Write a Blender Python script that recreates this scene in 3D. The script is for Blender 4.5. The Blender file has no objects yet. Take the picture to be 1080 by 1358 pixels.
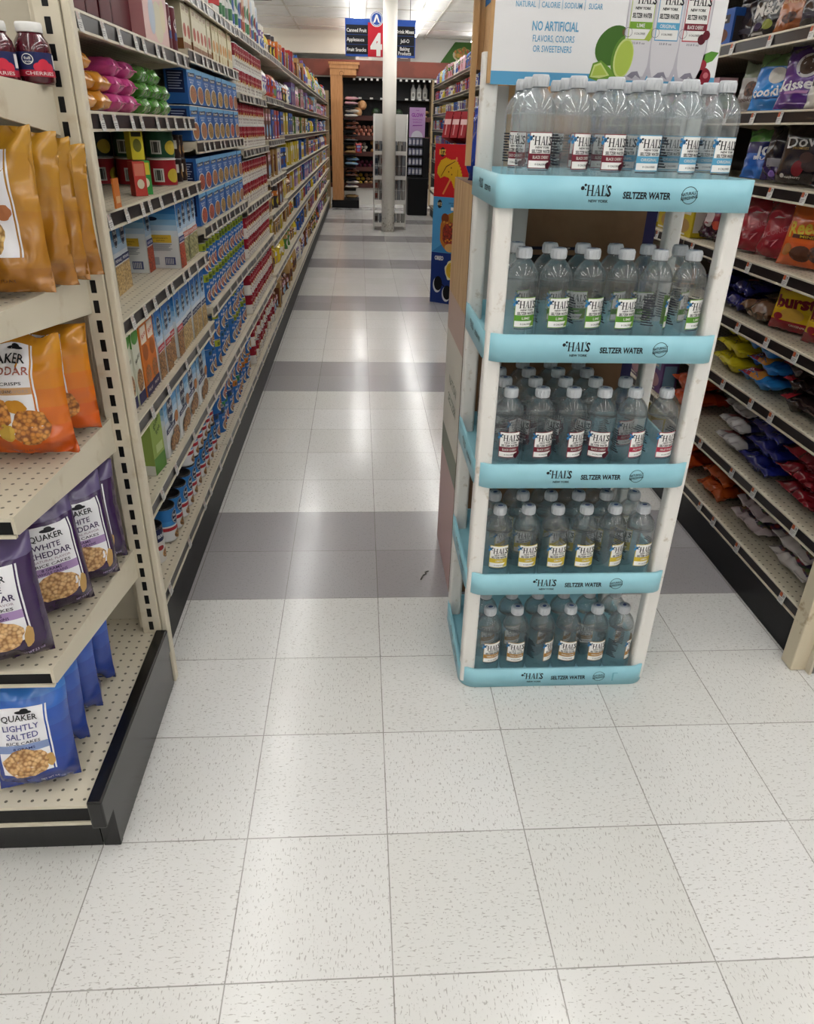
import bpy, math, random
from mathutils import Vector, Matrix, noise
random.seed(11)
PI = math.pi
rad = math.radians
sc = bpy.context.scene
COL = sc.collection

# ------------------------------------------------------------------ camera
def camera():
    pitch, roll, yaw, h, f = 0.484100, 0.0277346, 0.0715753, 1.37547, 965.833
    cy, sy = math.cos(yaw), math.sin(yaw)
    r = Vector((cy, -sy, 0)); fw = Vector((sy, cy, 0)); u = Vector((0, 0, 1))
    f2 = fw * math.cos(pitch) - u * math.sin(pitch)
    u2 = u * math.cos(pitch) + fw * math.sin(pitch)
    r3 = r * math.cos(roll) + u2 * math.sin(roll)
    u3 = u2 * math.cos(roll) - r * math.sin(roll)
    cd = bpy.data.cameras.new('camera'); co = bpy.data.objects.new('camera', cd); COL.objects.link(co)
    m = Matrix.Identity(4)
    for i in range(3):
        m[i][0] = r3[i]; m[i][1] = u3[i]; m[i][2] = -f2[i]
    m[2][3] = h
    co.matrix_world = m
    cd.sensor_fit = 'VERTICAL'; cd.sensor_height = 36; cd.lens = f / 1358 * 36
    cd.clip_start = .02; cd.clip_end = 100
    sc.camera = co
camera()

# ------------------------------------------------------------------ world, exposure, lamp rows
W = bpy.data.worlds.new('store_air'); sc.world = W; W.use_nodes = True
bg = W.node_tree.nodes['Background']; bg.inputs[0].default_value = (.95, .98, 1, 1); bg.inputs[1].default_value = .05
vs = sc.view_settings
vs.view_transform = 'Standard'; vs.look = 'None'; vs.gamma = 1; vs.use_curve_mapping = False; vs.exposure = -0.2
TUBE = 17.0             # strength of the fluorescent tubes
LAMP_ROWS = [            # x, first y, last y of the ceiling's fluorescent rows
    (-0.63, -3.4, 9.0), (0.0, 10.6, 16.4), (1.02, -3.4, 16.4), (2.25, -3.4, 16.4), (-2.4, -3.4, 16.4), (-4.2, -2.0, 16.0), (4.2, -2.0, 16.0)]
CEIL = 3.0
cy_ = sc.cycles
cy_.max_bounces = 24; cy_.transmission_bounces = 20; cy_.transparent_max_bounces = 40; cy_.diffuse_bounces = 4; cy_.glossy_bounces = 5
cy_.caustics_reflective = False; cy_.caustics_refractive = False
cy_.sample_clamp_indirect = 12

# ------------------------------------------------------------------ materials
def lin(h):
    if isinstance(h, str):
        h = h.lstrip('#'); c = [int(h[i:i + 2], 16) / 255 for i in (0, 2, 4)]
    else: c = h
    return tuple(x / 12.92 if x <= .04045 else ((x + .055) / 1.055) ** 2.4 for x in c) + (1,)
MATS = {}
def mat(name, col='808080', rough=.5, metal=0, emit=0, coat=0, spec=.5):
    if name in MATS: return MATS[name]
    m = bpy.data.materials.new(name); m.use_nodes = True
    b = m.node_tree.nodes['Principled BSDF']
    b.inputs['Base Color'].default_value = lin(col)
    b.inputs['Roughness'].default_value = rough; b.inputs['Metallic'].default_value = metal
    b.inputs['Specular IOR Level'].default_value = spec
    if coat: b.inputs['Coat Weight'].default_value = coat; b.inputs['Coat Roughness'].default_value = .08
    if emit:
        b.inputs['Emission Color'].default_value = lin(col); b.inputs['Emission Strength'].default_value = emit
    MATS[name] = m
    return m
def tone(h, k):
    h = h.lstrip('#'); return tuple(max(0, min(1, int(h[i:i + 2], 16) / 255 * k)) for i in (0, 2, 4))
def P(hexcol):          # printed ink / card / plastic of a plain colour
    return mat('ink_' + hexcol, tone(hexcol, .90), .5, 0, 0, 0, .22)
def F(hexcol):          # shiny foil bag
    return mat('foil_' + hexcol, tone(hexcol, .97), .25, .0, 0, .25)
class G:                # node graph helper
    def __init__(s, m): s.t = m.node_tree; s.b = m.node_tree.nodes['Principled BSDF']
    def n(s, typ, **kw):
        x = s.t.nodes.new(typ)
        for k, v in kw.items(): setattr(x, k, v)
        return x
    def put(s, sock, v):
        if hasattr(v, 'is_linked') or hasattr(v, 'links'): s.t.links.new(v, sock)
        else: sock.default_value = v
    def m(s, op, a, b=0.0, c=None):
        x = s.n('ShaderNodeMath', operation=op); s.put(x.inputs[0], a); s.put(x.inputs[1], b)
        if c is not None: s.put(x.inputs[2], c)
        return x.outputs[0]
    def mix(s, fac, a, b):
        x = s.n('ShaderNodeMix', data_type='RGBA'); s.put(x.inputs[0], fac); s.put(x.inputs[6], a); s.put(x.inputs[7], b)
        return x.outputs[2]
    def obj(s): return s.n('ShaderNodeTexCoord').outputs['Object']
    def sep(s, v):
        x = s.n('ShaderNodeSeparateXYZ'); s.put(x.inputs[0], v); return x.outputs
    def comb(s, a, b, c=0.0):
        x = s.n('ShaderNodeCombineXYZ'); s.put(x.inputs[0], a); s.put(x.inputs[1], b); s.put(x.inputs[2], c); return x.outputs[0]
    def noise(s, v, scale, detail=2, rough=.5):
        x = s.n('ShaderNodeTexNoise'); s.put(x.inputs['Vector'], v); x.inputs['Scale'].default_value = scale
        x.inputs['Detail'].default_value = detail; x.inputs['Roughness'].default_value = rough; return x.outputs[0]
    def col(s, c): s.t.links.new(c, s.b.inputs['Base Color'])

def floor_mat():
    m = mat('vinyl_floor_tile', 'd8d4cc', .2, 0, 0, 0, .5); g = G(m)
    T = .3048
    o = g.sep(g.obj())
    x = g.m('DIVIDE', g.m('SUBTRACT', o[0], .0545), T); y = g.m('DIVIDE', g.m('SUBTRACT', o[1], .7835), T)
    cx, cy = g.m('FLOOR', x), g.m('FLOOR', y); fx, fy = g.m('FRACT', x), g.m('FRACT', y)
    wn = g.n('ShaderNodeTexWhiteNoise', noise_dimensions='2D'); g.put(wn.inputs['Vector'], g.comb(cx, cy)); rnd = wn.outputs['Value']
    par = g.m('MODULO', g.m('ADD', g.m('ADD', cx, cy), 100.0), 2.0)
    row = g.m('SUBTRACT', cy, g.m('MULTIPLY', g.m('FLOOR', g.m('DIVIDE', cy, 7.0)), 7.0))
    band = g.m('MULTIPLY', g.m('GREATER_THAN', row, 3.5), g.m('LESS_THAN', row, 5.5))
    off = g.m('MULTIPLY', rnd, 37.0)
    def flecks(kx, ky, th, add):
        a = g.noise(g.comb(g.m('ADD', g.m('MULTIPLY', x, kx), off), g.m('ADD', g.m('MULTIPLY', y, ky), add)), 1.0, 1.2, .4)
        r = g.n('ShaderNodeMapRange'); g.put(r.inputs[0], a); r.inputs[1].default_value = th; r.inputs[2].default_value = th + .06
        return r.outputs[0]
    fa = g.m('MAXIMUM', flecks(84, 26, .632, 0.), flecks(50, 66, .665, 9.))
    fb = g.m('MAXIMUM', flecks(26, 84, .632, 3.), flecks(66, 50, .665, 5.))
    fl = g.m('ADD', g.m('MULTIPLY', fa, par), g.m('MULTIPLY', fb, g.m('SUBTRACT', 1.0, par)))
    base = g.mix(rnd, lin('dddcdb'), lin('d5d4d1'))
    cl = g.noise(g.comb(x, y), 1.3, 3)
    base = g.mix(g.m('MULTIPLY', cl, .28), base, lin('c8c5bf'))
    light = g.mix(g.m('MULTIPLY', fl, .62), base, lin('8f8a84'))
    gb = g.mix(rnd, lin('a5a2a4'), lin('9c989b'))
    dark = g.mix(g.m('MULTIPLY', fl, .35), gb, lin('6f6b70'))
    c = g.mix(band, light, dark)
    def edge(f): return g.m('LESS_THAN', g.m('MINIMUM', f, g.m('SUBTRACT', 1.0, f)), .0042)
    e = g.m('MAXIMUM', edge(fx), edge(fy))
    gap = g.noise(g.comb(x, y), 3.1, 2)
    c = g.mix(g.m('MULTIPLY', e, g.m('ADD', .25, g.m('MULTIPLY', gap, .8))), c, lin('6a655f'))
    g.col(c)
    rr = g.noise(g.comb(g.m('MULTIPLY', x, 2.2), g.m('MULTIPLY', y, 1.2)), 1.0, 4)
    g.put(g.b.inputs['Roughness'], g.m('ADD', .10, g.m('MULTIPLY', rr, .16)))
    return m
def speck_mat(name, a, b, scale, rough=.5, lo=.45, hi=.6, stretch=(1, 1, 1)):
    if name in MATS: return MATS[name]
    m = mat(name, a, rough); g = G(m)
    o = g.sep(g.obj()); v = g.comb(g.m('MULTIPLY', o[0], stretch[0]), g.m('MULTIPLY', o[1], stretch[1]), g.m('MULTIPLY', o[2], stretch[2]))
    n = g.noise(v, scale, 4, .6)
    r = g.n('ShaderNodeMapRange'); g.put(r.inputs[0], n); r.inputs[1].default_value = lo; r.inputs[2].default_value = hi
    g.col(g.mix(r.outputs[0], lin(a), lin(b)))
    return m
def food_mat(name, c1, c2, c3, scale):
    if name in MATS: return MATS[name]
    m = mat(name, c1, .5); g = G(m)
    v = g.n('ShaderNodeTexVoronoi'); g.put(v.inputs['Vector'], g.obj()); v.inputs['Scale'].default_value = scale
    sp = g.sep(v.outputs['Color'])
    c = g.mix(sp[0], lin(c1), lin(c2))
    r = g.n('ShaderNodeMapRange'); g.put(r.inputs[0], v.outputs['Distance']); r.inputs[1].default_value = .35; r.inputs[2].default_value = .75
    g.col(g.mix(r.outputs[0], c, lin(c3)))
    return m
def peg_mat(name, col, hole='4a463c', pitch=.0254, rr=.13, axes=(0, 1)):
    m = mat(name, col, .5); g = G(m); o = g.sep(g.obj())
    d = [g.m('POWER', g.m('SUBTRACT', g.m('FRACT', g.m('DIVIDE', o[i], pitch)), .5), 2.0) for i in axes]
    h = g.m('LESS_THAN', g.m('ADD', d[0], d[1]), rr * rr)
    g.col(g.mix(h, lin(col), lin(hole)))
    return m
def glass_mat():
    m = bpy.data.materials.new('clear_bottle_plastic'); m.use_nodes = True; t = m.node_tree; t.nodes.clear(); N = t.nodes.new; L = t.links.new
    o = N('ShaderNodeOutputMaterial'); m1, m2, m3 = N('ShaderNodeMixShader'), N('ShaderNodeMixShader'), N('ShaderNodeMixShader')
    tr, gl, gs, df = N('ShaderNodeBsdfTransparent'), N('ShaderNodeBsdfGlass'), N('ShaderNodeBsdfGlossy'), N('ShaderNodeBsdfTranslucent')
    fr, ge, mu, inv = N('ShaderNodeFresnel'), N('ShaderNodeNewGeometry'), N('ShaderNodeMath'), N('ShaderNodeMath')
    tr.inputs[0].default_value = (.985, .993, .997, 1); gl.inputs['Color'].default_value = (1, 1, 1, 1); gl.inputs['IOR'].default_value = 1.16; gl.inputs['Roughness'].default_value = .03
    df.inputs[0].default_value = (.86, .93, .96, 1); gs.inputs['Roughness'].default_value = .06; fr.inputs[0].default_value = 1.75
    m1.inputs[0].default_value = .13; L(tr.outputs[0], m1.inputs[1]); L(gl.outputs[0], m1.inputs[2])
    m2.inputs[0].default_value = .11; L(m1.outputs[0], m2.inputs[1]); L(df.outputs[0], m2.inputs[2])
    inv.operation = 'SUBTRACT'; inv.inputs[0].default_value = 1; L(ge.outputs['Backfacing'], inv.inputs[1]); mu.operation = 'MULTIPLY'; L(fr.outputs[0], mu.inputs[0]); L(inv.outputs[0], mu.inputs[1])
    L(mu.outputs[0], m3.inputs[0]); L(m2.outputs[0], m3.inputs[1]); L(gs.outputs[0], m3.inputs[2]); L(m3.outputs[0], o.inputs[0])
    return m
def film_mat(name, col, a):     # thin clear plastic film, part see-through
    m = mat(name, col, .15); b = m.node_tree.nodes['Principled BSDF']; b.inputs['Alpha'].default_value = a
    return m

CREAM = speck_mat('cream_shelf_paint', 'c9c1ae', 'c1b8a4', 9, .42)
CREAMW = speck_mat('worn_cream_paint', 'c8bfab', 'b3a388', 14, .5, .58, .78)
PEG = peg_mat('perforated_shelf_steel', 'c9c0ac', '5d574b')
PEGB = mat('gondola_back_steel', 'b9b2a2', .6)
BLACK = mat('black_plastic', '0c0c0e', .4, 0, 0, 0, .25)
KICK = mat('black_kick_plate', '0e0d0d', .45, 0, 0, 0, .15)
RAIL = mat('dark_price_channel', '1c1718', .3, 0, 0, 0, .3)
WHITE = P('f2f1ee'); INK = P('1b1a20')
FLOOR = floor_mat()

# ------------------------------------------------------------------ text glyphs (built-in font)
TX = {}
def glyphs(s, bold):
    k = (s, bold)
    if k not in TX:
        cu = bpy.data.curves.new('t', 'FONT'); cu.body = s; cu.size = 1; cu.align_x = 'CENTER'; cu.resolution_u = 2; cu.offset = bold
        ob = bpy.data.objects.new('t', cu); me = ob.to_mesh()
        vv = [(v.co.x, v.co.y) for v in me.vertices]; ff = [tuple(p.vertices) for p in me.polygons]
        ob.to_mesh_clear(); bpy.data.objects.remove(ob); bpy.data.curves.remove(cu)
        TX[k] = (vv, ff)
    return TX[k]

# ------------------------------------------------------------------ mesh builder
class B:
    def __init__(s): s.v = []; s.f = []; s.m = []; s.s = []; s.ms = []
    def mi(s, m):
        if m not in s.ms: s.ms.append(m)
        return s.ms.index(m)
    def face(s, idx, m, sm=False): s.f.append(idx); s.m.append(s.mi(m)); s.s.append(sm)
    def box(s, x0, y0, z0, x1, y1, z1, m):
        b = len(s.v)
        s.v += [(x0, y0, z0), (x1, y0, z0), (x1, y1, z0), (x0, y1, z0), (x0, y0, z1), (x1, y0, z1), (x1, y1, z1), (x0, y1, z1)]
        for q in ((0, 3, 2, 1), (4, 5, 6, 7), (0, 1, 5, 4), (1, 2, 6, 5), (2, 3, 7, 6), (3, 0, 4, 7)): s.face(tuple(b + i for i in q), m)
        return s
    def prism(s, pts, ax, a, c, m):     # polygon in the plane normal to ax, from a to c
        def mk(p, t): return {'x': (t, p[0], p[1]), 'y': (p[0], t, p[1]), 'z': (p[0], p[1], t)}[ax]
        n = len(pts); b = len(s.v)
        s.v += [mk(p, a) for p in pts] + [mk(p, c) for p in pts]
        s.face(tuple(range(b, b + n)), m); s.face(tuple(range(b + 2 * n - 1, b + n - 1, -1)), m)
        for i in range(n):
            j = (i + 1) % n; s.face((b + i, b + n + i, b + n + j, b + j), m)
        return s
    def lathe(s, prof, m, n=20, cx=0, cy=0, cap=True, mats=None):
        b = len(s.v)
        for r, z in prof:
            for k in range(n): s.v.append((cx + r * math.cos(2 * PI * k / n), cy + r * math.sin(2 * PI * k / n), z))
        for i in range(len(prof) - 1):
            mm = mats[i] if mats else m
            for k in range(n):
                j = (k + 1) % n
                s.face((b + i * n + k, b + i * n + j, b + (i + 1) * n + j, b + (i + 1) * n + k), mm, True)
        if cap:
            s.face(tuple(b + n - 1 - k for k in range(n)), mats[0] if mats else m)
            e = b + (len(prof) - 1) * n
            s.face(tuple(e + k for k in range(n)), mats[-1] if mats else m)
        return s
    def tube(s, p, q, r, m, n=8):
        p, q = Vector(p), Vector(q); d = (q - p).normalized(); a = d.orthogonal().normalized(); c = d.cross(a); b = len(s.v)
        for e in (p, q):
            for k in range(n): s.v.append(tuple(e + r * (a * math.cos(2 * PI * k / n) + c * math.sin(2 * PI * k / n))))
        for k in range(n):
            j = (k + 1) % n; s.face((b + k, b + j, b + n + j, b + n + k), m, True)
        s.face(tuple(b + n - 1 - k for k in range(n)), m); s.face(tuple(b + n + k for k in range(n)), m)
        return s
    def ball(s, c, r, m, n=12, sz=1, wob=0):
        prof = []
        b = len(s.v); k = max(5, n // 2)
        for i in range(k + 1):
            t = PI * i / k - PI / 2
            for j in range(n):
                p = Vector((math.cos(t) * math.cos(2 * PI * j / n), math.cos(t) * math.sin(2 * PI * j / n), math.sin(t) * sz))
                q = r * (1 + wob * noise.noise(p * 2 + Vector(c) * 9))
                s.v.append(tuple(Vector(c) + p * q))
        for i in range(k):
            for j in range(n):
                jj = (j + 1) % n; s.face((b + i * n + j, b + i * n + jj, b + (i + 1) * n + jj, b + (i + 1) * n + j), m, True)
        return s
    # decals laid on a surface S(u, v, off)
    def patch(s, S, u0, v0, u1, v1, m, o=.0004, nu=1, nv=1):
        if hasattr(S, 'bag'): nu, nv = max(1, int(abs(u1 - u0) / .006)), max(1, int(abs(v1 - v0) / .006))
        b = len(s.v)
        for j in range(nv + 1):
            for i in range(nu + 1): s.v.append(S(u0 + (u1 - u0) * i / nu, v0 + (v1 - v0) * j / nv, o))
        for j in range(nv):
            for i in range(nu):
                a = b + j * (nu + 1) + i; s.face((a, a + 1, a + nu + 2, a + nu + 1), m, nu > 1)
        return s
    def poly(s, S, pts, m, o=.0006):
        b = len(s.v); s.v += [S(u, v, o) for u, v in pts]; s.face(tuple(range(b, b + len(pts))), m); return s
    def ell(s, S, cu, cv, ru, rv, m, o=.0007, n=20, wob=0, rot=0):
        b = len(s.v); s.v.append(S(cu, cv, o))
        rings = (.25, .5, .75, 1) if hasattr(S, 'bag') else (.55, 1)
        for ring in rings:
            for k in range(n):
                a = 2 * PI * k / n; w = 1 + (wob * math.sin(5 * a + cu * 90) + wob * .6 * math.sin(9 * a + 1)) * ring
                x, y = ru * ring * w * math.cos(a), rv * ring * w * math.sin(a)
                s.v.append(S(cu + x * math.cos(rot) - y * math.sin(rot), cv + x * math.sin(rot) + y * math.cos(rot), o))
        for k in range(n):
            j = (k + 1) % n
            s.face((b, b + 1 + k, b + 1 + j), m)
            for q in range(len(rings) - 1): s.face((b + 1 + q * n + k, b + 1 + (q + 1) * n + k, b + 1 + (q + 1) * n + j, b + 1 + q * n + j), m)
        return s
    def ring(s, S, cu, cv, r, w, m, o=.0008, n=28, rv=None):
        rv = rv or r; b = len(s.v)
        for k in range(n):
            a = 2 * PI * k / n
            s.v.append(S(cu + r * math.cos(a), cv + rv * math.sin(a), o)); s.v.append(S(cu + (r - w) * math.cos(a), cv + (rv - w) * math.sin(a), o))
        for k in range(n):
            j = (k + 1) % n; s.face((b + 2 * k, b + 2 * j, b + 2 * j + 1, b + 2 * k + 1), m)
        return s
    def text(s, S, t, cu, cv, h, m, o=.001, w=None, bold=.012, rot=0, sx=1.0):   # h = cap height, w = fitted width, centred
        vv, ff = glyphs(t, bold)
        if not vv: return s
        xs = [p[0] for p in vv]; mn, mx = min(xs), max(xs); k = h / .72
        kx = w / (mx - mn) if w else k * sx
        mid = (mn + mx) / 2; b = len(s.v); cr, sr = math.cos(rot), math.sin(rot)
        for x, y in vv:
            a, c = (x - mid) * kx, (y - .36) * k
            s.v.append(S(cu + a * cr - c * sr, cv + a * sr + c * cr, o))
        for q in ff: s.face(tuple(b + i for i in q), m)
        return s
    def hals(s, S, cu, cv, h, m, o=.001):    # the serif wordmark and the three bubbles beside it
        def q(pts): s.poly(S, [(cu + x * h, cv + (y - .5) * h) for x, y in pts], m, o)
        x = -1.18
        for a in (x, x + .46): q([(a + .05, 0), (a + .2, 0), (a + .2, 1), (a + .05, 1)]); q([(a - .02, 0), (a + .27, 0), (a + .27, .05), (a - .02, .05)]); q([(a - .02, .95), (a + .27, .95), (a + .27, 1), (a - .02, 1)])
        q([(x + .2, .47), (x + .5, .47), (x + .5, .54), (x + .2, .54)])
        x = -.42
        q([(x + .06, 0), (x + .12, 0), (x + .36, .98), (x + .31, 1.02)]); q([(x + .44, 0), (x + .62, 0), (x + .4, 1.02), (x + .31, 1.02)]); q([(x + .15, .3), (x + .5, .3), (x + .48, .36), (x + .17, .36)])
        q([(x - .03, 0), (x + .2, 0), (x + .2, .05), (x - .03, .05)]); q([(x + .38, 0), (x + .7, 0), (x + .7, .05), (x + .38, .05)])
        x = .3
        q([(x + .05, 0), (x + .2, 0), (x + .2, 1), (x + .05, 1)]); q([(x - .02, .95), (x + .27, .95), (x + .27, 1), (x - .02, 1)]); q([(x - .02, 0), (x + .52, 0), (x + .52, .28), (x + .47, .28), (x + .42, .06), (x - .02, .06)])
        q([(.72, 1.06), (.84, 1.06), (.79, .78), (.73, .78)])
        s.text(S, 'S', cu + 1.06 * h, cv, h, m, o, w=.46 * h, bold=.03)
        for dx, dy, r in ((-1.62, .55, .19), (-1.36, .84, .13), (-1.33, .44, .075)):
            s.ell(S, cu + dx * h, cv + (dy - .35) * h, r * h, r * h, m, o, 12)
        return s
    def obj(s, name, parent=None, off=None, link=True, bevel=0):
        me = bpy.data.meshes.new(name)
        ox, oy, oz = off if off else (0, 0, 0)
        me.from_pydata([(a - ox, c - oy, d - oz) for a, c, d in s.v], [], s.f)
        for m in s.ms: me.materials.append(m)
        me.polygons.foreach_set('material_index', s.m); me.polygons.foreach_set('use_smooth', s.s)
        me.update()
        o = bpy.data.objects.new(name, me)
        if parent is not None: o.parent = parent
        if link: COL.objects.link(o)
        else: LOOSE.append(o)
        if bevel:
            md = o.modifiers.new('edge', 'BEVEL'); md.width = bevel; md.segments = 2; md.limit_method = 'ANGLE'
        return o
LOOSE = []
def empty(name, loc=(0, 0, 0), rz=0, link=True):
    o = bpy.data.objects.new(name, None); o.empty_display_size = .05; o.location = loc; o.rotation_euler = (0, 0, rz)
    if link: COL.objects.link(o)
    else: LOOSE.append(o)
    return o
def tag(o, label, cat, group=None):
    o['label'] = label; o['category'] = cat
    if group: o['group'] = group
    return o
def struct(o): o['kind'] = 'structure'; return o
KIDS = {}
def kids(o):
    if o.name not in KIDS: KIDS[o.name] = [x for x in LOOSE if x.parent == o]
    return KIDS[o.name]
def put(proto, loc, rot=(0, 0, 0), label='', cat='', group=None, scale=None):
    r = proto.copy(); COL.objects.link(r); r.location = (loc[0], loc[1], loc[2] + .0012)
    r.rotation_mode = 'XYZ'; r.rotation_euler = rot
    if scale: r.scale = scale if not isinstance(scale, (int, float)) else (scale,) * 3
    for ch in kids(proto):
        c = ch.copy(); COL.objects.link(c); c.parent = r
        for gc in kids(ch):
            d = gc.copy(); COL.objects.link(d); d.parent = c
    return tag(r, label, cat, group)
ORD = ['first', 'second', 'third', 'fourth', 'fifth', 'sixth', 'seventh', 'eighth', 'ninth', 'tenth', 'eleventh', 'twelfth', 'thirteenth', 'fourteenth', 'fifteenth', 'sixteenth', 'seventeenth', 'eighteenth', 'nineteenth', 'twentieth'] + ['twenty-' + x for x in ('first', 'second', 'third', 'fourth', 'fifth', 'sixth', 'seventh', 'eighth', 'ninth')] + ['thirtieth']
NUM = ['zero', 'one', 'two', 'three', 'four', 'five', 'six', 'seven', 'eight', 'nine', 'ten', 'eleven', 'twelve', 'thirteen']
def plane(o, U, V, N):   # flat surface in metres
    o, U, V, N = map(Vector, (o, U, V, N))
    return lambda u, v, f: tuple(o + U * u + V * v + N * f)
def front(D): return plane((0, -D / 2, 0), (1, 0, 0), (0, 0, 1), (0, -1, 0))
def left(Wd): return plane((-Wd / 2, 0, 0), (0, -1, 0), (0, 0, 1), (-1, 0, 0))
def right(Wd): return plane((Wd / 2, 0, 0), (0, 1, 0), (0, 0, 1), (1, 0, 0))
def top(H): return plane((0, 0, H), (1, 0, 0), (0, 1, 0), (0, 0, 1))
def cyl(r):
    def S(u, v, f): return ((r + f) * math.sin(u / r), -(r + f) * math.cos(u / r), v)
    S.r = r
    return S

# ------------------------------------------------------------------ the room
def room():
    s = B(); s.face((0, 1, 2, 3), FLOOR); s.v = [(-6, -4, 0), (7, -4, 0), (7, 17.6, 0), (-6, 17.6, 0)]
    struct(s.obj('floor'))
    cm = speck_mat('ceiling_tile', 'f0efec', 'e9e8e4', 3, .8)
    s = B().box(-6, -4, CEIL, 7, 17.6, CEIL + .1, cm); struct(s.obj('ceiling'))
    wm = mat('white_wall_paint', 'e4e1da', .7)
    struct(B().box(-6, 17.5, 0, 7, 17.6, CEIL, wm).obj('wall_far'))
    struct(B().box(-6, -4.1, 0, 7, -4, CEIL, wm).obj('wall_near'))
    struct(B().box(-6.1, -4.1, 0, -6, 17.6, CEIL, wm).obj('wall_left'))
    struct(B().box(7, -4.1, 0, 7.1, 17.6, CEIL, wm).obj('wall_right'))
    # dropped soffit ahead of the far wall, ceiling tile grid
    struct(B().box(-6, 16.55, 2.62, .55, 16.75, CEIL, mat('soffit_paint', 'ddd6c6', .7)).obj('trim_1'))
    g = mat('ceiling_grid_paint', 'cfcac0', .6); s = B()
    for k in range(11): s.box(-6 + k * 1.22, -4, CEIL - .012, -5.975 + k * 1.22, 17.5, CEIL - .001, g)
    for k in range(18): s.box(-6, -3.6 + k * 1.22, CEIL - .011, 7, -3.575 + k * 1.22, CEIL - .001, g)
    struct(s.obj('trim_2'))
room()

def lamps():
    tm = mat('fluorescent_tube', 'fcfcfb', .4, 0, TUBE); hm = mat('lamp_housing_white', 'e9e7e2', .4)
    L = 1.22
    rt = empty('fluorescent_light', link=False)
    B().box(-.05, -L / 2, -.06, .05, L / 2, 0, hm).obj('housing', rt, link=False)
    for dx in (-.045, .045): B().tube((dx, -L / 2 + .02, -.095), (dx, L / 2 - .02, -.095), .0165, tm, 6).obj('tube', rt, link=False)
    for ri, (x, y0, y1) in enumerate(LAMP_ROWS):
        n = max(1, int((y1 - y0) / 1.3) + 1)
        for k in range(n):
            put(rt, (x, y0 + k * 1.3, CEIL), (0, 0, 0), 'fluorescent ceiling light, %s from the far end, ceiling row %s from left' % (ORD[n - 1 - k], NUM[sorted(range(len(LAMP_ROWS)), key=lambda i: (LAMP_ROWS[i][0], LAMP_ROWS[i][1])).index(ri) + 1]), 'light', 'fluorescent lights on the ceiling')
lamps()

# ------------------------------------------------------------------ price tags and shelving bays
def make_tag(name, accent):
    s = B(); s.box(-.0006, -.014, -.018, .0006, .014, .018, P('dcdad6')); S = plane((.0006, 0, 0), (0, 1, 0), (0, 0, 1), (1, 0, 0))
    s.patch(S, -.013, .002, 0, .015, P(accent)); s.text(S, '2.99', .006, .008, .009, INK, w=.013)
    for k in range(3): s.patch(S, -.012, -.004 - k * .004, .010 - k * .004, -.0025 - k * .004, P('8a8788'))
    return s.obj(name, link=False)
TAG_L = make_tag('price_tag', 'c9b3ac'); TAG_R = make_tag('price_tag', 'c2603a')

def tags_on(rail, off, xf, sgn, y0, y1, z, n, proto, rnd):
    for k in range(n):
        y = y0 + (k + .5 + rnd.uniform(-.3, .3)) * (y1 - y0) / n
        c = proto.copy(); COL.objects.link(c); c.parent = rail
        c.location = (xf + sgn * .0045 - off[0], y - off[1], z - off[2]); c.rotation_euler = (0, rad(-8) * 1, 0 if sgn > 0 else PI)

def bay(label, xf, sgn, y0, y1, shelves, depth=.42, base=.2, ntag=8, tagp=None, back=None, rails=True, kick=KICK, high=1.95):
    """One shelving bay: xf is the plane of its shelf fronts, sgn the way it faces."""
    rnd = random.Random(y0 * 7 + xf)
    xb = xf - sgn * depth; off = ((xf + xb) / 2, (y0 + y1) / 2, 0)
    rt = empty('shelving_bay', off); tag(rt, label, 'shelving', 'shelving bays along the aisle')
    lo, hi = (lambda a, b: (min(a, b), max(a, b))), None
    def bx(s, xa, ya, za, xc, yc, zc, m): s.box(min(xa, xc), ya, za, max(xa, xc), yc, zc, m); return s
    bx(B(), xb - sgn * .02, y0, 0, xb, y1, high, back or PEGB).obj('back_panel', rt, off)
    s = B(); bx(s, xb, y0, .02, xb + sgn * .03, y0 + .03, high, CREAM)
    for k in range(int(high / .05)): bx(s, xb + sgn * .03, y0 + .01, .04 + k * .05, xb + sgn * .0304, y0 + .02, .068 + k * .05, BLACK)
    s.obj('upright', rt, off)
    bx(B(), xf - sgn * .03, y0, 0, xf - sgn * .012, y1, base - .035, kick).obj('kick_plate', rt, off)
    zs = [(base, True)] + [(z, False) for z in shelves]
    for z, isb in zs:
        s = B(); bx(s, xb, y0 + .004, z - .022, xf - sgn * .006, y1 - .004, z, PEG if not isb or True else CREAM)
        d = s.obj('base_deck' if isb else 'shelf', rt, off)
        if not isb:    # side brackets of the shelf
            for y in (y0 + .004, y1 - .008):
                pts = [(xb, z - .02), (xb, z - .07), (xf - sgn * .03, z - .03), (xf - sgn * .006, z - .02)]
                B().prism(pts, 'y', y, y + .004, CREAM).obj('bracket', d, off)
        r = B()
        bx(r, xf - sgn * .006, y0 + .004, z - .036, xf, y1 - .004, z + .003, CREAM)
        bx(r, xf, y0 + .004, z - .030, xf + sgn * .0012, y1 - .004, z - .003, RAIL)
        bx(r, xf, y0 + .004, z - .036, xf + sgn * .005, y1 - .004, z - .031, CREAM); bx(r, xf, y0 + .004, z - .002, xf + sgn * .003, y1 - .004, z + .003, CREAM)
        ro = r.obj('price_rail', d, off)
        if ntag: tags_on(ro, off, xf, sgn, y0 + .03, y1 - .03, z - .017, ntag if z > .9 or sgn < 0 else max(4, ntag - 4), tagp or TAG_L, rnd)
    return rt
LY = [1.70, 2.835, 3.97, 5.08, 6.2, 7.32, 8.44, 9.56, 10.68, 11.8, 12.92, 14.04, 15.1]
LX = -.555
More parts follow.
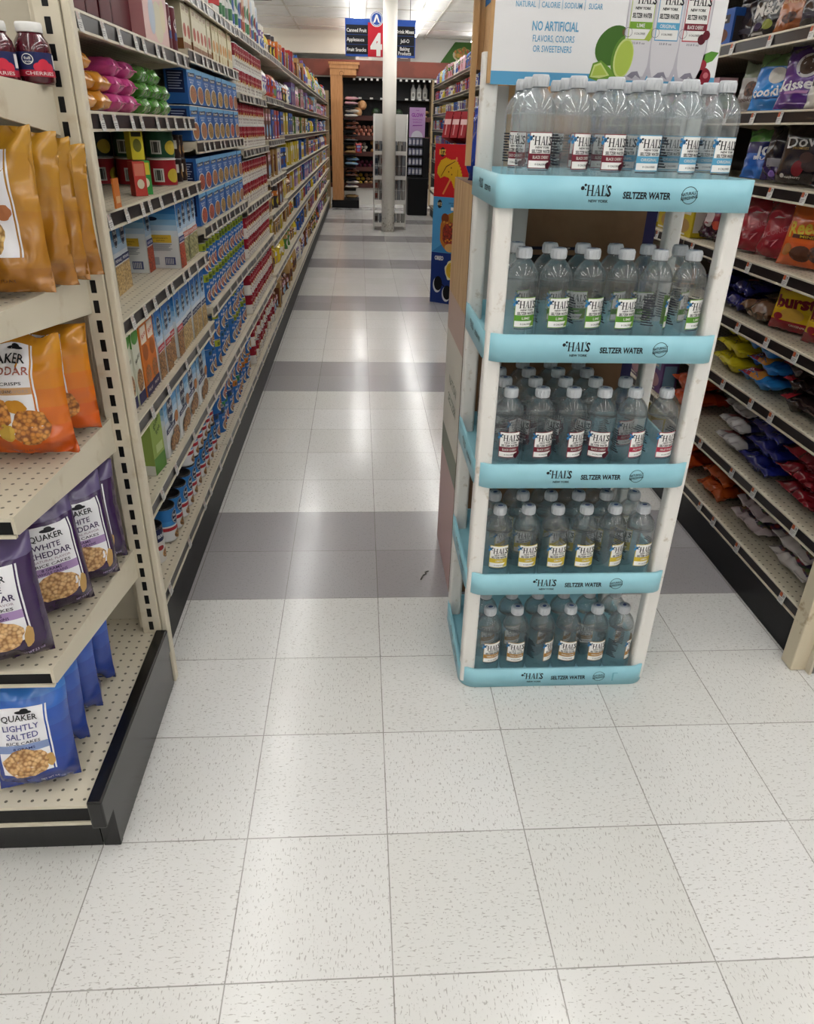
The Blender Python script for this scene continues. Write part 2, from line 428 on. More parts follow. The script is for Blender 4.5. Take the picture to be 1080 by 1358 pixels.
LSH = [[.475, .71, .96, 1.195, 1.39, 1.566, 1.752], [.474, .758, 1.042, 1.317, 1.588, 1.76], [.474, .755, 1.008, 1.265, 1.506, 1.765],
       [.49, .70, .86, 1.065, 1.29, 1.53, 1.77], [.49, .70, .875, 1.08, 1.31, 1.525, 1.765]]
for k in range(12):
    n = 9 if k < 3 else (7 if k == 3 else 0)
    bay('cream shelving bay, %s from the near end of the left aisle run' % ORD[k], LX, 1, LY[k], LY[k + 1], LSH[min(k, 4)], ntag=n)

# ------------------------------------------------------------------ the end unit at the left
EX0, EX1 = -1.45, -.57
def zsh(zb, zf, y): return zb + (1.665 - y) / .575 * (zf - zb)
END_SH = [(.42, .475), (.77, .792), (1.086, 1.10), (1.422, 1.436)]
def end_unit():
    off = (-1.0, 1.4, 0)
    rt = empty('end_shelf_unit', off); tag(rt, 'cream end shelf unit holding rice cake bags, black base, slotted posts', 'shelving')
    B().box(EX0, 1.665, .02, -.545, 1.695, 2.05, speck_mat('end_back_panel', 'beb7a6', 'b6ae9c', 6, .5)).obj('back_panel', rt, off)
    s = B().box(-.578, 1.60, .02, -.532, 1.665, 2.05, CREAMW)
    for k in range(46): s.box(-.561, 1.5994, .10 + k * .0415, -.549, 1.602, .127 + k * .0415, BLACK)
    s.obj('slotted_upright', rt, off, bevel=.003)
    B().box(-.595, 1.625, .02, -.58, 1.665, 2.05, CREAM).obj('upright_trim', rt, off, bevel=.003)
    B().box(-.531, 1.605, 0, -.514, 1.632, 2.05, CREAMW).obj('end_post', rt, off, bevel=.004)
    # black base with its own deck
    s = B(); s.box(EX0, 1.05, .135, -.545, 1.665, .172, PEG); s.obj('base_deck', rt, off)
    sh = speck_mat('scuffed_black_base', '0c0b0c', '1e1c1b', 5, .25, .5, .8)
    B().box(EX0, 1.085, 0, -.555, 1.105, .115, sh).obj('kick_plate', rt, off)
    s = B(); s.box(EX0, 1.040, .118, -.545, 1.05, .126, CREAM); s.box(EX0, 1.044, .126, -.545, 1.05, .168, BLACK); s.box(EX0, 1.040, .166, -.545, 1.05, .174, CREAM); s.obj('price_rail', rt, off)
    B().box(-.545, 1.036, .11, -.515, 1.60, .184, sh).obj('edge_trim', rt, off, bevel=.004)
    B().box(-.540, 1.09, 0, -.519, 1.60, .112, sh).obj('side_panel', rt, off)
    B().box(-.553, 1.083, 0, -.517, 1.10, .112, sh).obj('corner_post', rt, off, bevel=.002)
    for zb, zf in END_SH:
        s = B(); y0, y1 = 1.09, 1.663
        s.prism([(y0, zf), (y1, zb), (y1, zb - .018), (y0, zf - .018)], 'x', EX0, EX1 - .003, PEG)
        d = s.obj('shelf', rt, off)
        pts = [(y1, zb + .004), (y1, zb - .075), (y1 - .05, zb - .075), (y0, zf - .03), (y0 - .006, zf - .026), (y0 - .006, zf + .006)]
        B().prism(pts, 'x', EX1 - .003, EX1 + .003, CREAMW).obj('bracket', d, off)
        r = B(); r.box(EX0, y0 - .008, zf - .034, EX1, y0, zf - .028, CREAM); r.box(EX0, y0 - .004, zf - .028, EX1, y0, zf, BLACK); r.box(EX0, y0 - .008, zf - .002, EX1, y0, zf + .005, CREAM)
        r.obj('price_rail', d, off)
end_unit()

# ------------------------------------------------------------------ bags
def bag_surf(Wd, H, T, seed, crump=.004, neck=.05, round_=2.6, blunt=0, nu=20, nv=26):
    def S0(u, v, side):
        t = max(0, min(1, v / H)); a = min(1, abs(2 * u / Wd))
        wf = 1 - neck * (1 - abs(2 * t - 1) ** 2)
        prof = min(1, (t / .16)) ** .6 * min(1, ((1 - t) / .26)) ** .7 if not blunt else (min(1, t / .3) * min(1, (1 - t) / .3)) ** .45
        th = T / 2 * max(0, 1 - a ** round_) ** (.55 if not blunt else .42) * prof
        p = Vector((u * 14, v * 14, side * 3 + seed * 7.1))
        n = (abs(noise.noise(p)) - .22) * 2.2 * crump + (abs(noise.noise(p * 2.1 + Vector((3, 1, 0)))) - .2) * crump * 1.3
        edge = .45 + 1.5 * (abs(2 * t - 1) ** 2)
        sag = noise.noise(Vector((seed * 3, v * 6, 1))) * .004
        zz = v + (t ** 6) * (noise.noise(Vector((u * 22, seed * 5, 0))) * .014 - .004 * (1 - a)) 
        return (u * wf + sag, side * (th + .0006) + n * edge * min(1, th / .006 + .3), zz)
    GR = {q: [[S0(-Wd / 2 + Wd * i / nu, H * j / nv, q) for i in range(nu + 1)] for j in range(nv + 1)] for q in (-1, 1)}
    def at(u, v, q):
        fu, fv = max(0, min(nu - 1e-6, (u / Wd + .5) * nu)), max(0, min(nv - 1e-6, v / H * nv)); i, j = int(fu), int(fv); a, b = fu - i, fv - j; g = GR[q]
        return [(g[j][i][k] * (1 - a) + g[j][i + 1][k] * a) * (1 - b) + (g[j + 1][i][k] * (1 - a) + g[j + 1][i + 1][k] * a) * b for k in range(3)]
    def S(u, v, o): x, y, z = at(u, v, -1); return (x, y - o * 1.5, z)
    def Sb(u, v, o): x, y, z = at(u, v, 1); return (x, y + o, z)
    S.bag = (GR, nu, nv)
    return S, Sb
def bag_body(s, S, Sb, Wd, H, colf, *_):
    GR, nu, nv = S.bag
    b = len(s.v); s.v += [p for r in GR[-1] for p in r]; c = len(s.v); s.v += [p for r in GR[1] for p in r]; w = nu + 1
    for j in range(nv):
        m = colf((j + .5) / nv)
        for i in range(nu):
            a = b + j * w + i; s.face((a, a + 1, a + w + 1, a + w), m, True)
            a = c + j * w + i; s.face((a + 1, a, a + w, a + w + 1), m, True)
        for i0 in (0, nu):
            a, d = b + j * w + i0, c + j * w + i0
            s.face((a, a + w, d + w, d) if i0 == 0 else (a + w, a, d, d + w), m, True)
    for i in range(nu):
        s.face((b + i, c + i, c + i + 1, b + i + 1), colf(0)); a, d = b + nv * w + i, c + nv * w + i; s.face((a, a + 1, d + 1, d), colf(1))
RICE = food_mat('puffed_rice_print', 'dcb988', 'c79a63', '8d6238', 140)
CHIP = food_mat('cheese_crisp_print', 'd89a4c', 'c47a2c', '7c4417', 120)
CARA = food_mat('caramel_crisp_print', 'dfc080', 'c89c50', '8b6428', 110)
def rice_bag(name, Wd, H, T, seed, cols, panel, texts, foods, band=None, strip=None, sh=0, **kw):
    S, Sb = bag_surf(Wd, H, T, seed, **kw)
    panel = (panel[0] + sh, panel[1], panel[2] + sh, panel[3]); texts = [(q[0], q[1] + sh) + q[2:] for q in texts]; foods = [(q[0] + sh,) + q[1:] for q in foods]
    s = B(); n = len(cols)
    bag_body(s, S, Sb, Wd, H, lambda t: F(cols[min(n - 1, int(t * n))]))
    o = s.obj(name, link=False)
    p = B(); u0, v0, u1, v1 = panel
    p.patch(S, u0, v0, u1, v1, mat('label_white_satin', 'e3e2e6', .35), .0007, 8, 12)
    if strip: p.patch(S, u1 + .003, v0, u1 + .006, v1, mat('label_white_satin', 'e3e2e6'), .0007, 1, 12)
    if band: p.patch(S, u0, band[0], u1, band[1], P(band[2]), .0010, 8, 2)
    for cu, cv, ru, rv, m, rot in foods: p.ell(S, cu, cv, ru, rv, m, .0012, 24, .05, rot)
    for t, cu, cv, h, w, c in texts: p.text(S, t, cu, cv, h, P(c), .0015, w)
    p.ell(S, sh, v1 - .009, .016, .0035, INK, .0012, 14); p.ell(S, sh + .002, v1 - .006, .008, .0045, INK, .0012, 12)
    po = p.obj('printed_label', o, link=False)
    return o
CHEESE = P('d8962e'); CUBE = P('c9a063')
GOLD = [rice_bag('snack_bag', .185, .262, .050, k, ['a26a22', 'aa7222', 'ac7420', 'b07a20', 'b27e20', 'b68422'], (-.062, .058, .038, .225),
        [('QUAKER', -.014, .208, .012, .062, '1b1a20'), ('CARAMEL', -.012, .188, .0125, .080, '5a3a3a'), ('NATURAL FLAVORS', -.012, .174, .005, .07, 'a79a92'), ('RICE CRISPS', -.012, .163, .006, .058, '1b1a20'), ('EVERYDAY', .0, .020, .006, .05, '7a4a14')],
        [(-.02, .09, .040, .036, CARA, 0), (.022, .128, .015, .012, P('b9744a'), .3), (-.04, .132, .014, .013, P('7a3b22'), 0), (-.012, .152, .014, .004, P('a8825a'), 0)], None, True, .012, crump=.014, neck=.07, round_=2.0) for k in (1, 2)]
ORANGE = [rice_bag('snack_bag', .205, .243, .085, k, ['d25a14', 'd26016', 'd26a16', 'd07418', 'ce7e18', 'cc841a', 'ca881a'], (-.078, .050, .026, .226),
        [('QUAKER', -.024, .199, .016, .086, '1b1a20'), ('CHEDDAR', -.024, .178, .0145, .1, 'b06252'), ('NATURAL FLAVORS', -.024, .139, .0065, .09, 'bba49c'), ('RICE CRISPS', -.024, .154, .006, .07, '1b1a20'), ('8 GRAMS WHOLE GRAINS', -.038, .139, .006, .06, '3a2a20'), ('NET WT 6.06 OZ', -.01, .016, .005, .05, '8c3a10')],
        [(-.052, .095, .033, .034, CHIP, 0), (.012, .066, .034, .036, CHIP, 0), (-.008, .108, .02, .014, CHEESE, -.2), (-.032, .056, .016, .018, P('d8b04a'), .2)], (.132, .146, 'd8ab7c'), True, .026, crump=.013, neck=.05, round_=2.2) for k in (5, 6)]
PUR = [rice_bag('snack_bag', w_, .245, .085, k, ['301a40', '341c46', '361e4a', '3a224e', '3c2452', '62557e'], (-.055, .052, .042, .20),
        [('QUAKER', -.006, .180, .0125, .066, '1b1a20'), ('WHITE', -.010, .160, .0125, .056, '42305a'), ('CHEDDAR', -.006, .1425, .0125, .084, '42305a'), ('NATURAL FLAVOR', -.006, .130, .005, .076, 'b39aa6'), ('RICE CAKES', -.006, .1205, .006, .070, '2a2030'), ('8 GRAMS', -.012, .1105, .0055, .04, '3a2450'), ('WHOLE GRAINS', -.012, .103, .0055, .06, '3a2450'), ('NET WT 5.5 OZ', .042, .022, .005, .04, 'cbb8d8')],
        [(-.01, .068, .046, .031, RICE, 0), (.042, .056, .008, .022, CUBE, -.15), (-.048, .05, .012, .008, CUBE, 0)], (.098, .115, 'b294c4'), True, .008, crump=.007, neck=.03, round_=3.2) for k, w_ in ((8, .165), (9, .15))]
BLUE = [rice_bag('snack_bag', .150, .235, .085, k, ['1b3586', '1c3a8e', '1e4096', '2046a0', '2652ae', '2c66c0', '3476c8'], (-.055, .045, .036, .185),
        [('QUAKER', -.008, .166, .0125, .066, '1b1a20'), ('LIGHTLY', -.008, .146, .0125, .066, '5a5a94'), ('SALTED', -.008, .128, .0125, .058, '5a5a94'), ('RICE CAKES', -.008, .114, .006, .062, '2a2a40'), ('8 GRAMS', -.008, .102, .005, .04, '1f2c60'), ('NET WT 4.47 OZ', .03, .02, .005, .045, 'b8c4e8')],
        [(-.01, .068, .042, .032, RICE, 0), (.034, .066, .008, .014, CUBE, 0)], (.094, .11, '8a9cc8'), True, 0, crump=.008, neck=.03, round_=3.0) for k in (12, 13)]
S1z, S2z, S3z, S4z = [lambda y, a=a: zsh(a[0], a[1], y) for a in END_SH]
def bag_at(p, xr, y, w, z, rz, lean, label, grp, k=1):    # xr: the bag's lower right corner
    cx = xr - math.cos(rad(rz)) * w / 2; cyy = y - math.sin(rad(rz)) * w / 2
    put(p, (cx, cyy, z + .011), (rad(lean), 0, rad(rz)), label, 'snack bag', grp, (1, 1, k))
g = 'caramel rice crisp bags on the end unit'
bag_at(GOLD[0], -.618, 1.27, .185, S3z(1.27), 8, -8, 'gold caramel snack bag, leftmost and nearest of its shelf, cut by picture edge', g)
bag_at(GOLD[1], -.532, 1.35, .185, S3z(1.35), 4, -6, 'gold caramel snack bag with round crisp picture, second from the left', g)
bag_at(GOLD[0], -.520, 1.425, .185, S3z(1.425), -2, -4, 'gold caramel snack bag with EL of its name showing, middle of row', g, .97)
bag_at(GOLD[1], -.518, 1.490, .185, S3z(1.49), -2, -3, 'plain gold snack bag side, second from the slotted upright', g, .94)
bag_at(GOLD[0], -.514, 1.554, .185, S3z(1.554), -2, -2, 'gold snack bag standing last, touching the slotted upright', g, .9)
g = 'cheddar rice crisp bags on the end unit'
bag_at(ORANGE[0], -.556, 1.365, .205, S2z(1.36), 2, -4, 'large orange cheddar snack bag at the front of its shelf', g, .96)
bag_at(ORANGE[1], -.557, 1.515, .205, S2z(1.5), 4, -3, 'orange cheddar snack bag standing behind the front orange one', g, .91)
g = 'white cheddar rice cake bags on the end unit'
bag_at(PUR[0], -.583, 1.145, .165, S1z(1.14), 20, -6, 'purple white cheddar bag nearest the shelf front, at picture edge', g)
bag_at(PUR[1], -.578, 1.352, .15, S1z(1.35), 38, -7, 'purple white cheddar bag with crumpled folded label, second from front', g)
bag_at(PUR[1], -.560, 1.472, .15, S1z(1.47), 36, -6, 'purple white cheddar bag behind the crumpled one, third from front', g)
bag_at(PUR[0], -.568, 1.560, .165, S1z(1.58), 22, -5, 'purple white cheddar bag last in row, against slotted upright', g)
g = 'lightly salted rice cake bags on the base deck'
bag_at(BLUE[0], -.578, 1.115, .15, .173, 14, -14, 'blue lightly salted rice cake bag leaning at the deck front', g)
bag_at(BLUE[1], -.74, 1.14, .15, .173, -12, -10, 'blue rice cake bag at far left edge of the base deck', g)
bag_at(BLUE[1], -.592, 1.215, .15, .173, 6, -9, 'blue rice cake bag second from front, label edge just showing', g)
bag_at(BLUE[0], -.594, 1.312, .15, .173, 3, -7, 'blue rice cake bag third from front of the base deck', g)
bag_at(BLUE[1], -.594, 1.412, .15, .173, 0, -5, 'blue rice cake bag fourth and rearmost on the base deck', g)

def jar():
    R_ = .0300; s = B()
    s.lathe([(R_ * .9, 0), (R_, .006), (R_, .066), (R_ * .93, .078), (R_ * .7, .090), (R_ * .66, .096)], mat('cherry_red_glass', '4a0e1c', .08, 0, 0, .5), 24)
    o = s.obj('cherry_jar', link=False); S = cyl(R_)
    p = B(); p.patch(S, -.045, .014, .045, .058, P('232a5c'), .0004, 18, 1); p.patch(S, -.045, .014, .045, .026, P('b8243c'), .0006, 18, 1)
    p.text(S, 'CHERRIES', .004, .020, .0065, P('f0d8d8'), .001, .05); p.ring(S, -.014, .045, .010, .0015, WHITE); p.text(S, 'full', -.014, .047, .005, WHITE, .001, .011); p.text(S, 'circle', -.014, .041, .004, WHITE, .001, .014)
    for du, dv, r in ((.012, .036, .010), (.022, .030, .009), (.002, .031, .008)): p.ell(S, du, dv, r, r, P('d8324a'), .0009, 14)
    p.patch(S, .034, .03, .044, .055, WHITE, .0009, 2, 1); p.obj('paper_label', o, link=False)
    for ob_ in (o,): ob_.scale = (1, 1, .84)
    c = B(); c.lathe([(R_ * .72, .094), (R_ * .74, .095), (R_ * .74, .108), (R_ * .70, .112)], WHITE, 24); c.obj('lid', o, link=False)
    return o
J = jar(); g = 'cherry jars on the end unit'
put(J, (-.577, 1.562, S4z(1.56) + .004), (0, 0, rad(25)), 'dark red cherry jar with white lid, nearest the slotted upright', 'jar', g)
put(J, (-.622, 1.518, S4z(1.518)), (0, 0, rad(12)), 'dark red cherry jar with white lid, second from the slotted upright', 'jar', g)
put(J, (-.690, 1.560, S4z(1.56)), (0, 0, rad(0)), 'dark red cherry jar cut off by the left picture edge', 'jar', g)

# ------------------------------------------------------------------ printed packs: a small list of marks laid on a surface
def hm(c): return P(c) if isinstance(c, str) else c
def draw(s, S, ops, nu=1):
    o = .0004
    for q in ops:
        k = q[0]; o += .00022
        if k == 'r':
            lim = PI * S.r if hasattr(S, 'r') else 9; a, b = max(q[1], -lim), min(q[3], lim)
            s.patch(S, a, q[2], b, q[4], hm(q[5]), o, max(2, int(abs(b - a) / S.r / .17)) if hasattr(S, 'r') else nu, 1)
        elif k == 'e': s.ell(S, q[1], q[2], q[3], q[4], hm(q[5]), o, q[7] if len(q) > 7 else 18, 0, q[6] if len(q) > 6 else 0)
        elif k == 't': s.text(S, q[1], q[2], q[3], q[4], hm(q[6]), o, q[5], q[7] if len(q) > 7 else .012, q[8] if len(q) > 8 else 0)
        elif k == 'o': s.ring(S, q[1], q[2], q[3], q[5], hm(q[6]), o, 24, q[4])
        elif k == 'p': s.poly(S, q[1], hm(q[2]), o)
    return s
def carton(name, Wd, H, D, body, fr=(), side=(), tp=(), link=False):
    s = B().box(-Wd / 2, -D / 2, 0, Wd / 2, D / 2, H, hm(body))
    draw(s, front(D), fr); draw(s, left(Wd), side); draw(s, right(Wd), side); draw(s, top(H), tp)
    return s.obj(name, link=link)
def can(name, r, H, ops, body='c8c8c6', lid=None, rim='b9b9b8', n=18, base='b9b9b8'):
    mt = mat('tin_' + rim, rim, .3, .8)
    s = B().lathe([(r * .97, 0), (r, .002), (r, H * .03)], mat('tin_' + base, base, .3, .8), n)
    s.lathe([(r, H * .03), (r, H * .97)], hm(body), n, cap=False)
    if not lid: s.lathe([(r, H * .97), (r, H - .001), (r * .95, H), (r * .93, H - .004), (.001, H - .004)], mt, n, cap=False)
    draw(s, cyl(r), ops, 10)
    o = s.obj(name, link=False)
    if lid:
        l = B().lathe([(r * 1.02, H * .95), (r * 1.03, H * .955), (r * 1.03, H * .995), (r, H), (r * .9, H), (r * .88, H - .003), (.001, H - .003)], mat('lid_' + lid, lid, .35), n, cap=False)
        l.obj('lid', o, link=False)
    return o
NUTS = food_mat('grain_print', 'b98a52', '8a5c30', '4e3018', 150); PASTA = food_mat('pasta_print', 'cdb27e', 'b39258', '7c6238', 160)
RED = food_mat('tomato_bowl_print', 'a83420', 'c25a2c', '5c1a10', 170); MIXF = food_mat('vegetable_bowl_print', 'b86a2c', '9c3c22', '6d5a22', 190)
def oval(cu, cv, r):      # the dark oval badge with white lettering
    return [('e', cu, cv, r * .72, r, '14203f'), ('o', cu, cv, r * .66, r * .92, r * .05, 'dfe6ee'), ('t', 'full', cu, cv + r * .28, r * .36, r * .9, 'f0f0f0'), ('t', 'circle', cu, cv - r * .28, r * .36, r * 1.0, 'f0f0f0')]
def sky(Wd, H, lo=.45):   # printed blue fading to white in bands
    c = ['dfe7ee', 'b9d3ea', '8fbce0', '5d9cd2', '3a7fc2', '2a66ae']; n = len(c)
    return [('r', -Wd / 2, H * (lo + (1 - lo) * i / n), Wd / 2, H * (lo + (1 - lo) * (i + 1) / n), c[i]) for i in range(n)]
def side_panel(D, H):
    return sky(D, H, .5) + [('e', -D * .22, H * .76, D * .17, H * .03, '14203f'), ('r', -D * .34, H * .40, D * .3, H * .52, 'd9b23c'), ('t', 'INGREDIENTS', -D * .02, H * .47, H * .018, D * .42, '5a4a1a'), ('t', 'NATURAL', -D * .02, H * .435, H * .018, D * .25, '5a4a1a')] + \
        [('r', -D * .36, H * (.37 - k * .022), D * (.3 - .05 * (k % 3)), H * (.38 - k * .022), '8f949c') for k in range(5)] + [('r', D * .05, H * .06, D * .36, H * .18, '555c86'), ('r', -D * .3, H * .06, -D * .12, H * .18, 'aeb2ba')] + \
        [('r', D * (.08 + .05 * k), H * .075, D * (.10 + .05 * k), H * .165, 'e6e6e6') for k in range(5)]
def food_carton(name, Wd, H, D, food, strip, word):
    fr = sky(Wd, H, .45) + [('r', -Wd / 2, 0, Wd / 2, H * .38, food)] + oval(0, H * .76, Wd * .40) + [('r', -Wd / 2, H * .40, Wd / 2, H * .49, strip), ('t', word, 0, H * .445, H * .04, Wd * .8, 'f2f2f2')]
    return carton(name, Wd, H, D, 'e4e6e6', fr, side_panel(D, H), [('r', -Wd / 2, -D / 2, Wd / 2, D / 2, '2f6cb4')])
def bowl_carton(name, Wd, H, D, bowl, tone):
    fr = [('r', -Wd / 2, H * .45, Wd / 2, H, tone), ('r', -Wd / 2, H * .86, Wd / 2, H, '6fb1de'), ('p', [(-Wd * .42, H * .74), (Wd * .38, H * .77), (Wd * .44, H * .88), (-Wd * .36, H * .85)], '16213f'), ('t', 'Fiesta', 0, H * .81, H * .07, Wd * .62, 'f0e8dc', .02, .03),
          ('t', 'BROWN RICE', -Wd * .02, H * .67, H * .05, Wd * .55, 'e8eef6'), ('t', 'MEDLEY', -Wd * .02, H * .60, H * .05, Wd * .4, 'e8eef6'), ('e', Wd * .04, H * .28, Wd * .43, H * .27, 'e9e2d4'), ('e', Wd * .06, H * .28, Wd * .38, H * .235, bowl)]
    sd = [('r', -D * .4, H * .3, D * .36, H * .9, '1b2750')] + [('r', -D * .34, H * (.82 - .07 * k), D * (.28 - .06 * (k % 3)), H * (.845 - .07 * k), 'aab6d8') for k in range(7)]
    return carton(name, Wd, H, D, '2a62ac', fr, sd)
def redwhite(name, r, H, k):
    cm = ['8f1226', '860f22', '94162a'][k]
    ops = [('r', -r * 3.14, H * .48, r * 3.14, H * .97, cm), ('t', 'Condensed', 0, H * .74, H * .10, r * 1.35, 'dcaaa6', .005, .04), ('e', 0, H * .48, r * .34, r * .34, 'c9a350'), ('t', ['TOMATO', 'CHICKEN', 'NOODLE'][k], 0, H * .29, H * .09, r * 1.1, '5a1a24'), ('t', 'SOUP', 0, H * .15, H * .08, r * .7, '5a1a24')]
    return can(name, r, H, ops, 'e6e2da')
class Count:
    def __init__(s): s.d = {}
    def __call__(s, k): s.d[k] = s.d.get(k, -1) + 1; return ORD[min(29, s.d[k])]
TIER = {1: [''], 2: ['lower tier, ', 'upper tier, '], 3: ['lower tier, ', 'middle tier, ', 'upper tier, ']}
def row(protos, xfront, y0, y1, z, pitch, where, tiers=1, th=0, rz=90, grp=None, jit=.006, pick=None, size=None, hj=0, deep=1, dstep=.07, rnd=random):
    """protos: (proto, desc, cat, depth). Facings from y0 to y1, numbered from the near end."""
    cnt = Count(); n = max(1, int((y1 - y0) / pitch + .3)); sg = 1 if rz > 0 else -1; run = None
    for k in range(n):
        pr, desc, cat, dep = protos[pick(k) if pick else rnd.randrange(len(protos))]
        o_ = cnt(desc); y = y0 + (k + .5) * pitch
        for t in range(tiers):
            x = xfront - sg * (dep / 2 + rnd.uniform(0, jit))
            put(pr, (x, y + rnd.uniform(-.1, .1) * jit, z + t * th + .002), (0, 0, rad(rz + rnd.uniform(-1, 1) * jit * 90)), '%s, %s from near end, %s%s' % (desc, o_, TIER[tiers][t], where), cat, grp or cat + 's, ' + where, (1, 1, 1 + rnd.uniform(-hj, hj)) if hj else None)
FX = LX - .012
SHN = ['bottom shelf', 'second shelf up', 'third shelf up', 'fourth shelf up', 'fifth shelf up', 'sixth shelf up', 'seventh shelf up', 'top shelf']

def bay_one():
    w = ', first bay'
    # bottom shelf: canisters with black lids
    nv = can('canister', .035, .118, [('r', -.1, .07, .1, .112, '1c2244'), ('r', -.1, .0, .1, .07, 'dcd9d4'), ('t', 'BREAD', 0, .088, .012, .05, 'e8e8ea'), ('e', .004, .026, .02, .016, NUTS), ('e', -.02, .05, .012, .008, '9c2c30')], 'dcd9d4', '18181a')
    bl = can('canister', .035, .118, [('r', -.1, .055, .1, .112, '3d8acb'), ('r', -.1, .072, .1, .112, '2f78be'), ('r', -.1, .038, .1, .05, 'b03038'), ('e', .006, .02, .026, .016, NUTS)] + oval(-.006, .082, .024), 'e2e4e6', '18181a')
    row([(nv, 'navy and white canister with black lid', 'canister', .07)], FX - .02, 1.80, 1.97, SHZ(1, 0), .085, 'bottom shelf' + w)
    row([(nv, 'navy and white canister tucked behind', 'canister', .07)], FX - .10, 1.82, 1.99, SHZ(1, 0), .085, 'bottom shelf' + w)
    row([(bl, 'sky blue canister with black lid', 'canister', .07)], FX - .012, 2.02, 2.34, SHZ(1, 0), .08, 'bottom shelf' + w)
    row([(bl, 'sky blue canister in double stack', 'canister', .07)], FX - .012, 2.34, 2.82, SHZ(1, 0), .078, 'bottom shelf' + w, 2, .119)
    # second shelf: green carton, blue cracker cartons
    gr = carton('carton', .085, .195, .125, '9db45c', [('r', -.0425, 0, .0425, .05, '5a8a3a'), ('t', 'gluten', 0, .15, .016, .05, '2c4a1c', .01, .5), ('t', 'free', .008, .125, .016, .035, '2c4a1c', .01, .5), ('r', -.02, .06, .03, .085, 'c2d490')],
                [('r', -.0625, 0, .0625, .03, 'dcdcd0'), ('t', 'TOTAL FREE', -.01, .13, .007, .06, '3a4a20')] + [('r', -.05, .115 - .012 * k, .03 - .01 * (k % 3), .119 - .012 * k, '71843c') for k in range(5)] + [('r', -.045 + .008 * k, .006, -.041 + .008 * k, .026, '2a2a2a') for k in range(10)] + [('e', -.04 + .018 * k, .048, .006, .006, '54662c') for k in range(5)])
    put(gr, (FX - .075, 1.985, SHZ(1, 1)), (0, 0, rad(84)), 'light green carton standing alone on the second shelf, first bay', 'carton', None)
    bb = carton('carton', .155, .205, .06, 'e4e6e6', sky(.155, .205, .42) + oval(-.01, .135, .048) + [('r', -.0775, .072, .03, .088, '1f2c5c'), ('t', 'CRACKERS', -.024, .08, .008, .08, 'eeeeee'), ('e', .03, .035, .04, .03, NUTS), ('e', -.02, .028, .03, .024, NUTS), ('e', .05, .09, .022, .018, 'b87a44')], side_panel(.06, .205))
    row([(bb, 'sky blue cracker carton with oval badge', 'carton', .06)], FX - .006, 2.055, 2.80, SHZ(1, 1), .160, 'second shelf up' + w)
    # third shelf
    cg = carton('carton', .062, .195, .13, 'd8d8c4', [('e', 0, .175, .03, .02, '4e8a36'), ('e', 0, .06, .026, .03, NUTS), ('r', -.031, 0, .031, .03, '2a2a5a'), ('t', 'Medley', 0, .12, .012, .046, '4a4a3a', .01, .4)], [('r', -.065, .15, .065, .195, '4e8a36')])
    orr = carton('carton', .070, .20, .13, 'd9772a', [('r', -.028, .14, .024, .185, 'ecdcc8'), ('t', 'Rice', -.002, .163, .014, .036, 'c2452a', .02, .3), ('e', 0, .115, .024, .022, 'a85a22'), ('e', .002, .055, .026, .026, MIXF), ('r', -.035, 0, .035, .03, '2b2350'), ('t', 'PILAF', 0, .015, .008, .04, 'e8d8c8')], [('r', -.06, .02, .06, .06, 'c26420')])
    rb = food_carton('carton', .072, .195, .085, NUTS, 'c0343c', 'LASAGNA'); nb = food_carton('carton', .072, .195, .085, PASTA, '1d2a5a', 'ROTINI')
    row([(cg, 'cream and green narrow carton', 'carton', .13)], FX - .01, 1.80, 1.925, SHZ(1, 2), .064, 'third shelf up' + w)
    row([(orr, 'orange rice carton', 'carton', .13)], FX - .004, 1.93, 2.07, SHZ(1, 2), .072, 'third shelf up' + w)
    row([(rb, 'blue carton with red strip', 'carton', .085)], FX - .004, 2.08, 2.40, SHZ(1, 2), .079, 'third shelf up' + w, jit=.012)
    row([(nb, 'blue carton with navy strip, pasta picture', 'carton', .085)], FX - .004, 2.40, 2.82, SHZ(1, 2), .079, 'third shelf up' + w, jit=.012)
    # fourth shelf
    z = SHZ(1, 3)
    n2 = food_carton('carton', .075, .195, .055, PASTA, '1d2a5a', 'PENNE')
    put(n2, (-.668, 2.06, z), (0, 0, rad(92)), 'blue pasta carton set back by the end post, fourth shelf', 'carton', 'pasta cartons on the fourth shelf')
    put(n2, (-.672, 2.14, z), (0, 0, rad(92)), 'blue pasta carton beside an empty gap on fourth shelf', 'carton', 'pasta cartons on the fourth shelf')
    sb = food_carton('carton', .075, .195, .105, RED, '2b3a7a', 'RIGATONI')
    put(sb, (-.700, 2.415, z), (0, 0, rad(91)), 'blue carton showing its pale side panel, left of two', 'carton', 'side-on pasta cartons')
    put(sb, (-.622, 2.505, z), (0, 0, rad(90)), 'blue carton showing its pale side panel, right of two', 'carton', 'side-on pasta cartons')
    gb = food_carton('carton', .080, .195, .09, food_mat('green_pasta_print', 'b9b184', '8c8a54', '55522c', 120), 'd98c7c', 'FETTUCCINE')
    row([(gb, 'blue carton with salmon strip', 'carton', .09)], FX - .01, 2.562, 2.80, z, .0835, 'fourth shelf up' + w)
    # fifth shelf: seasoning jars in two tiers, packets, dark jars
    z = SHZ(1, 4)
    def tub(c, l): return can('spice_tub', .044, .078, [('r', -.14, .006, .14, .06, c), ('r', -.02, .012, .012, .05, 'd8d8d0'), ('r', -.015, .016, .007, .046, '50504a'), ('e', .045, .03, .022, .02, 'c8b03c')], c, l)
    tg, tr = tub('1c4a30', 'cfcfc8'), tub('a3202a', 'd8d6d0'); td = tub('20302a', '3a3a3a')
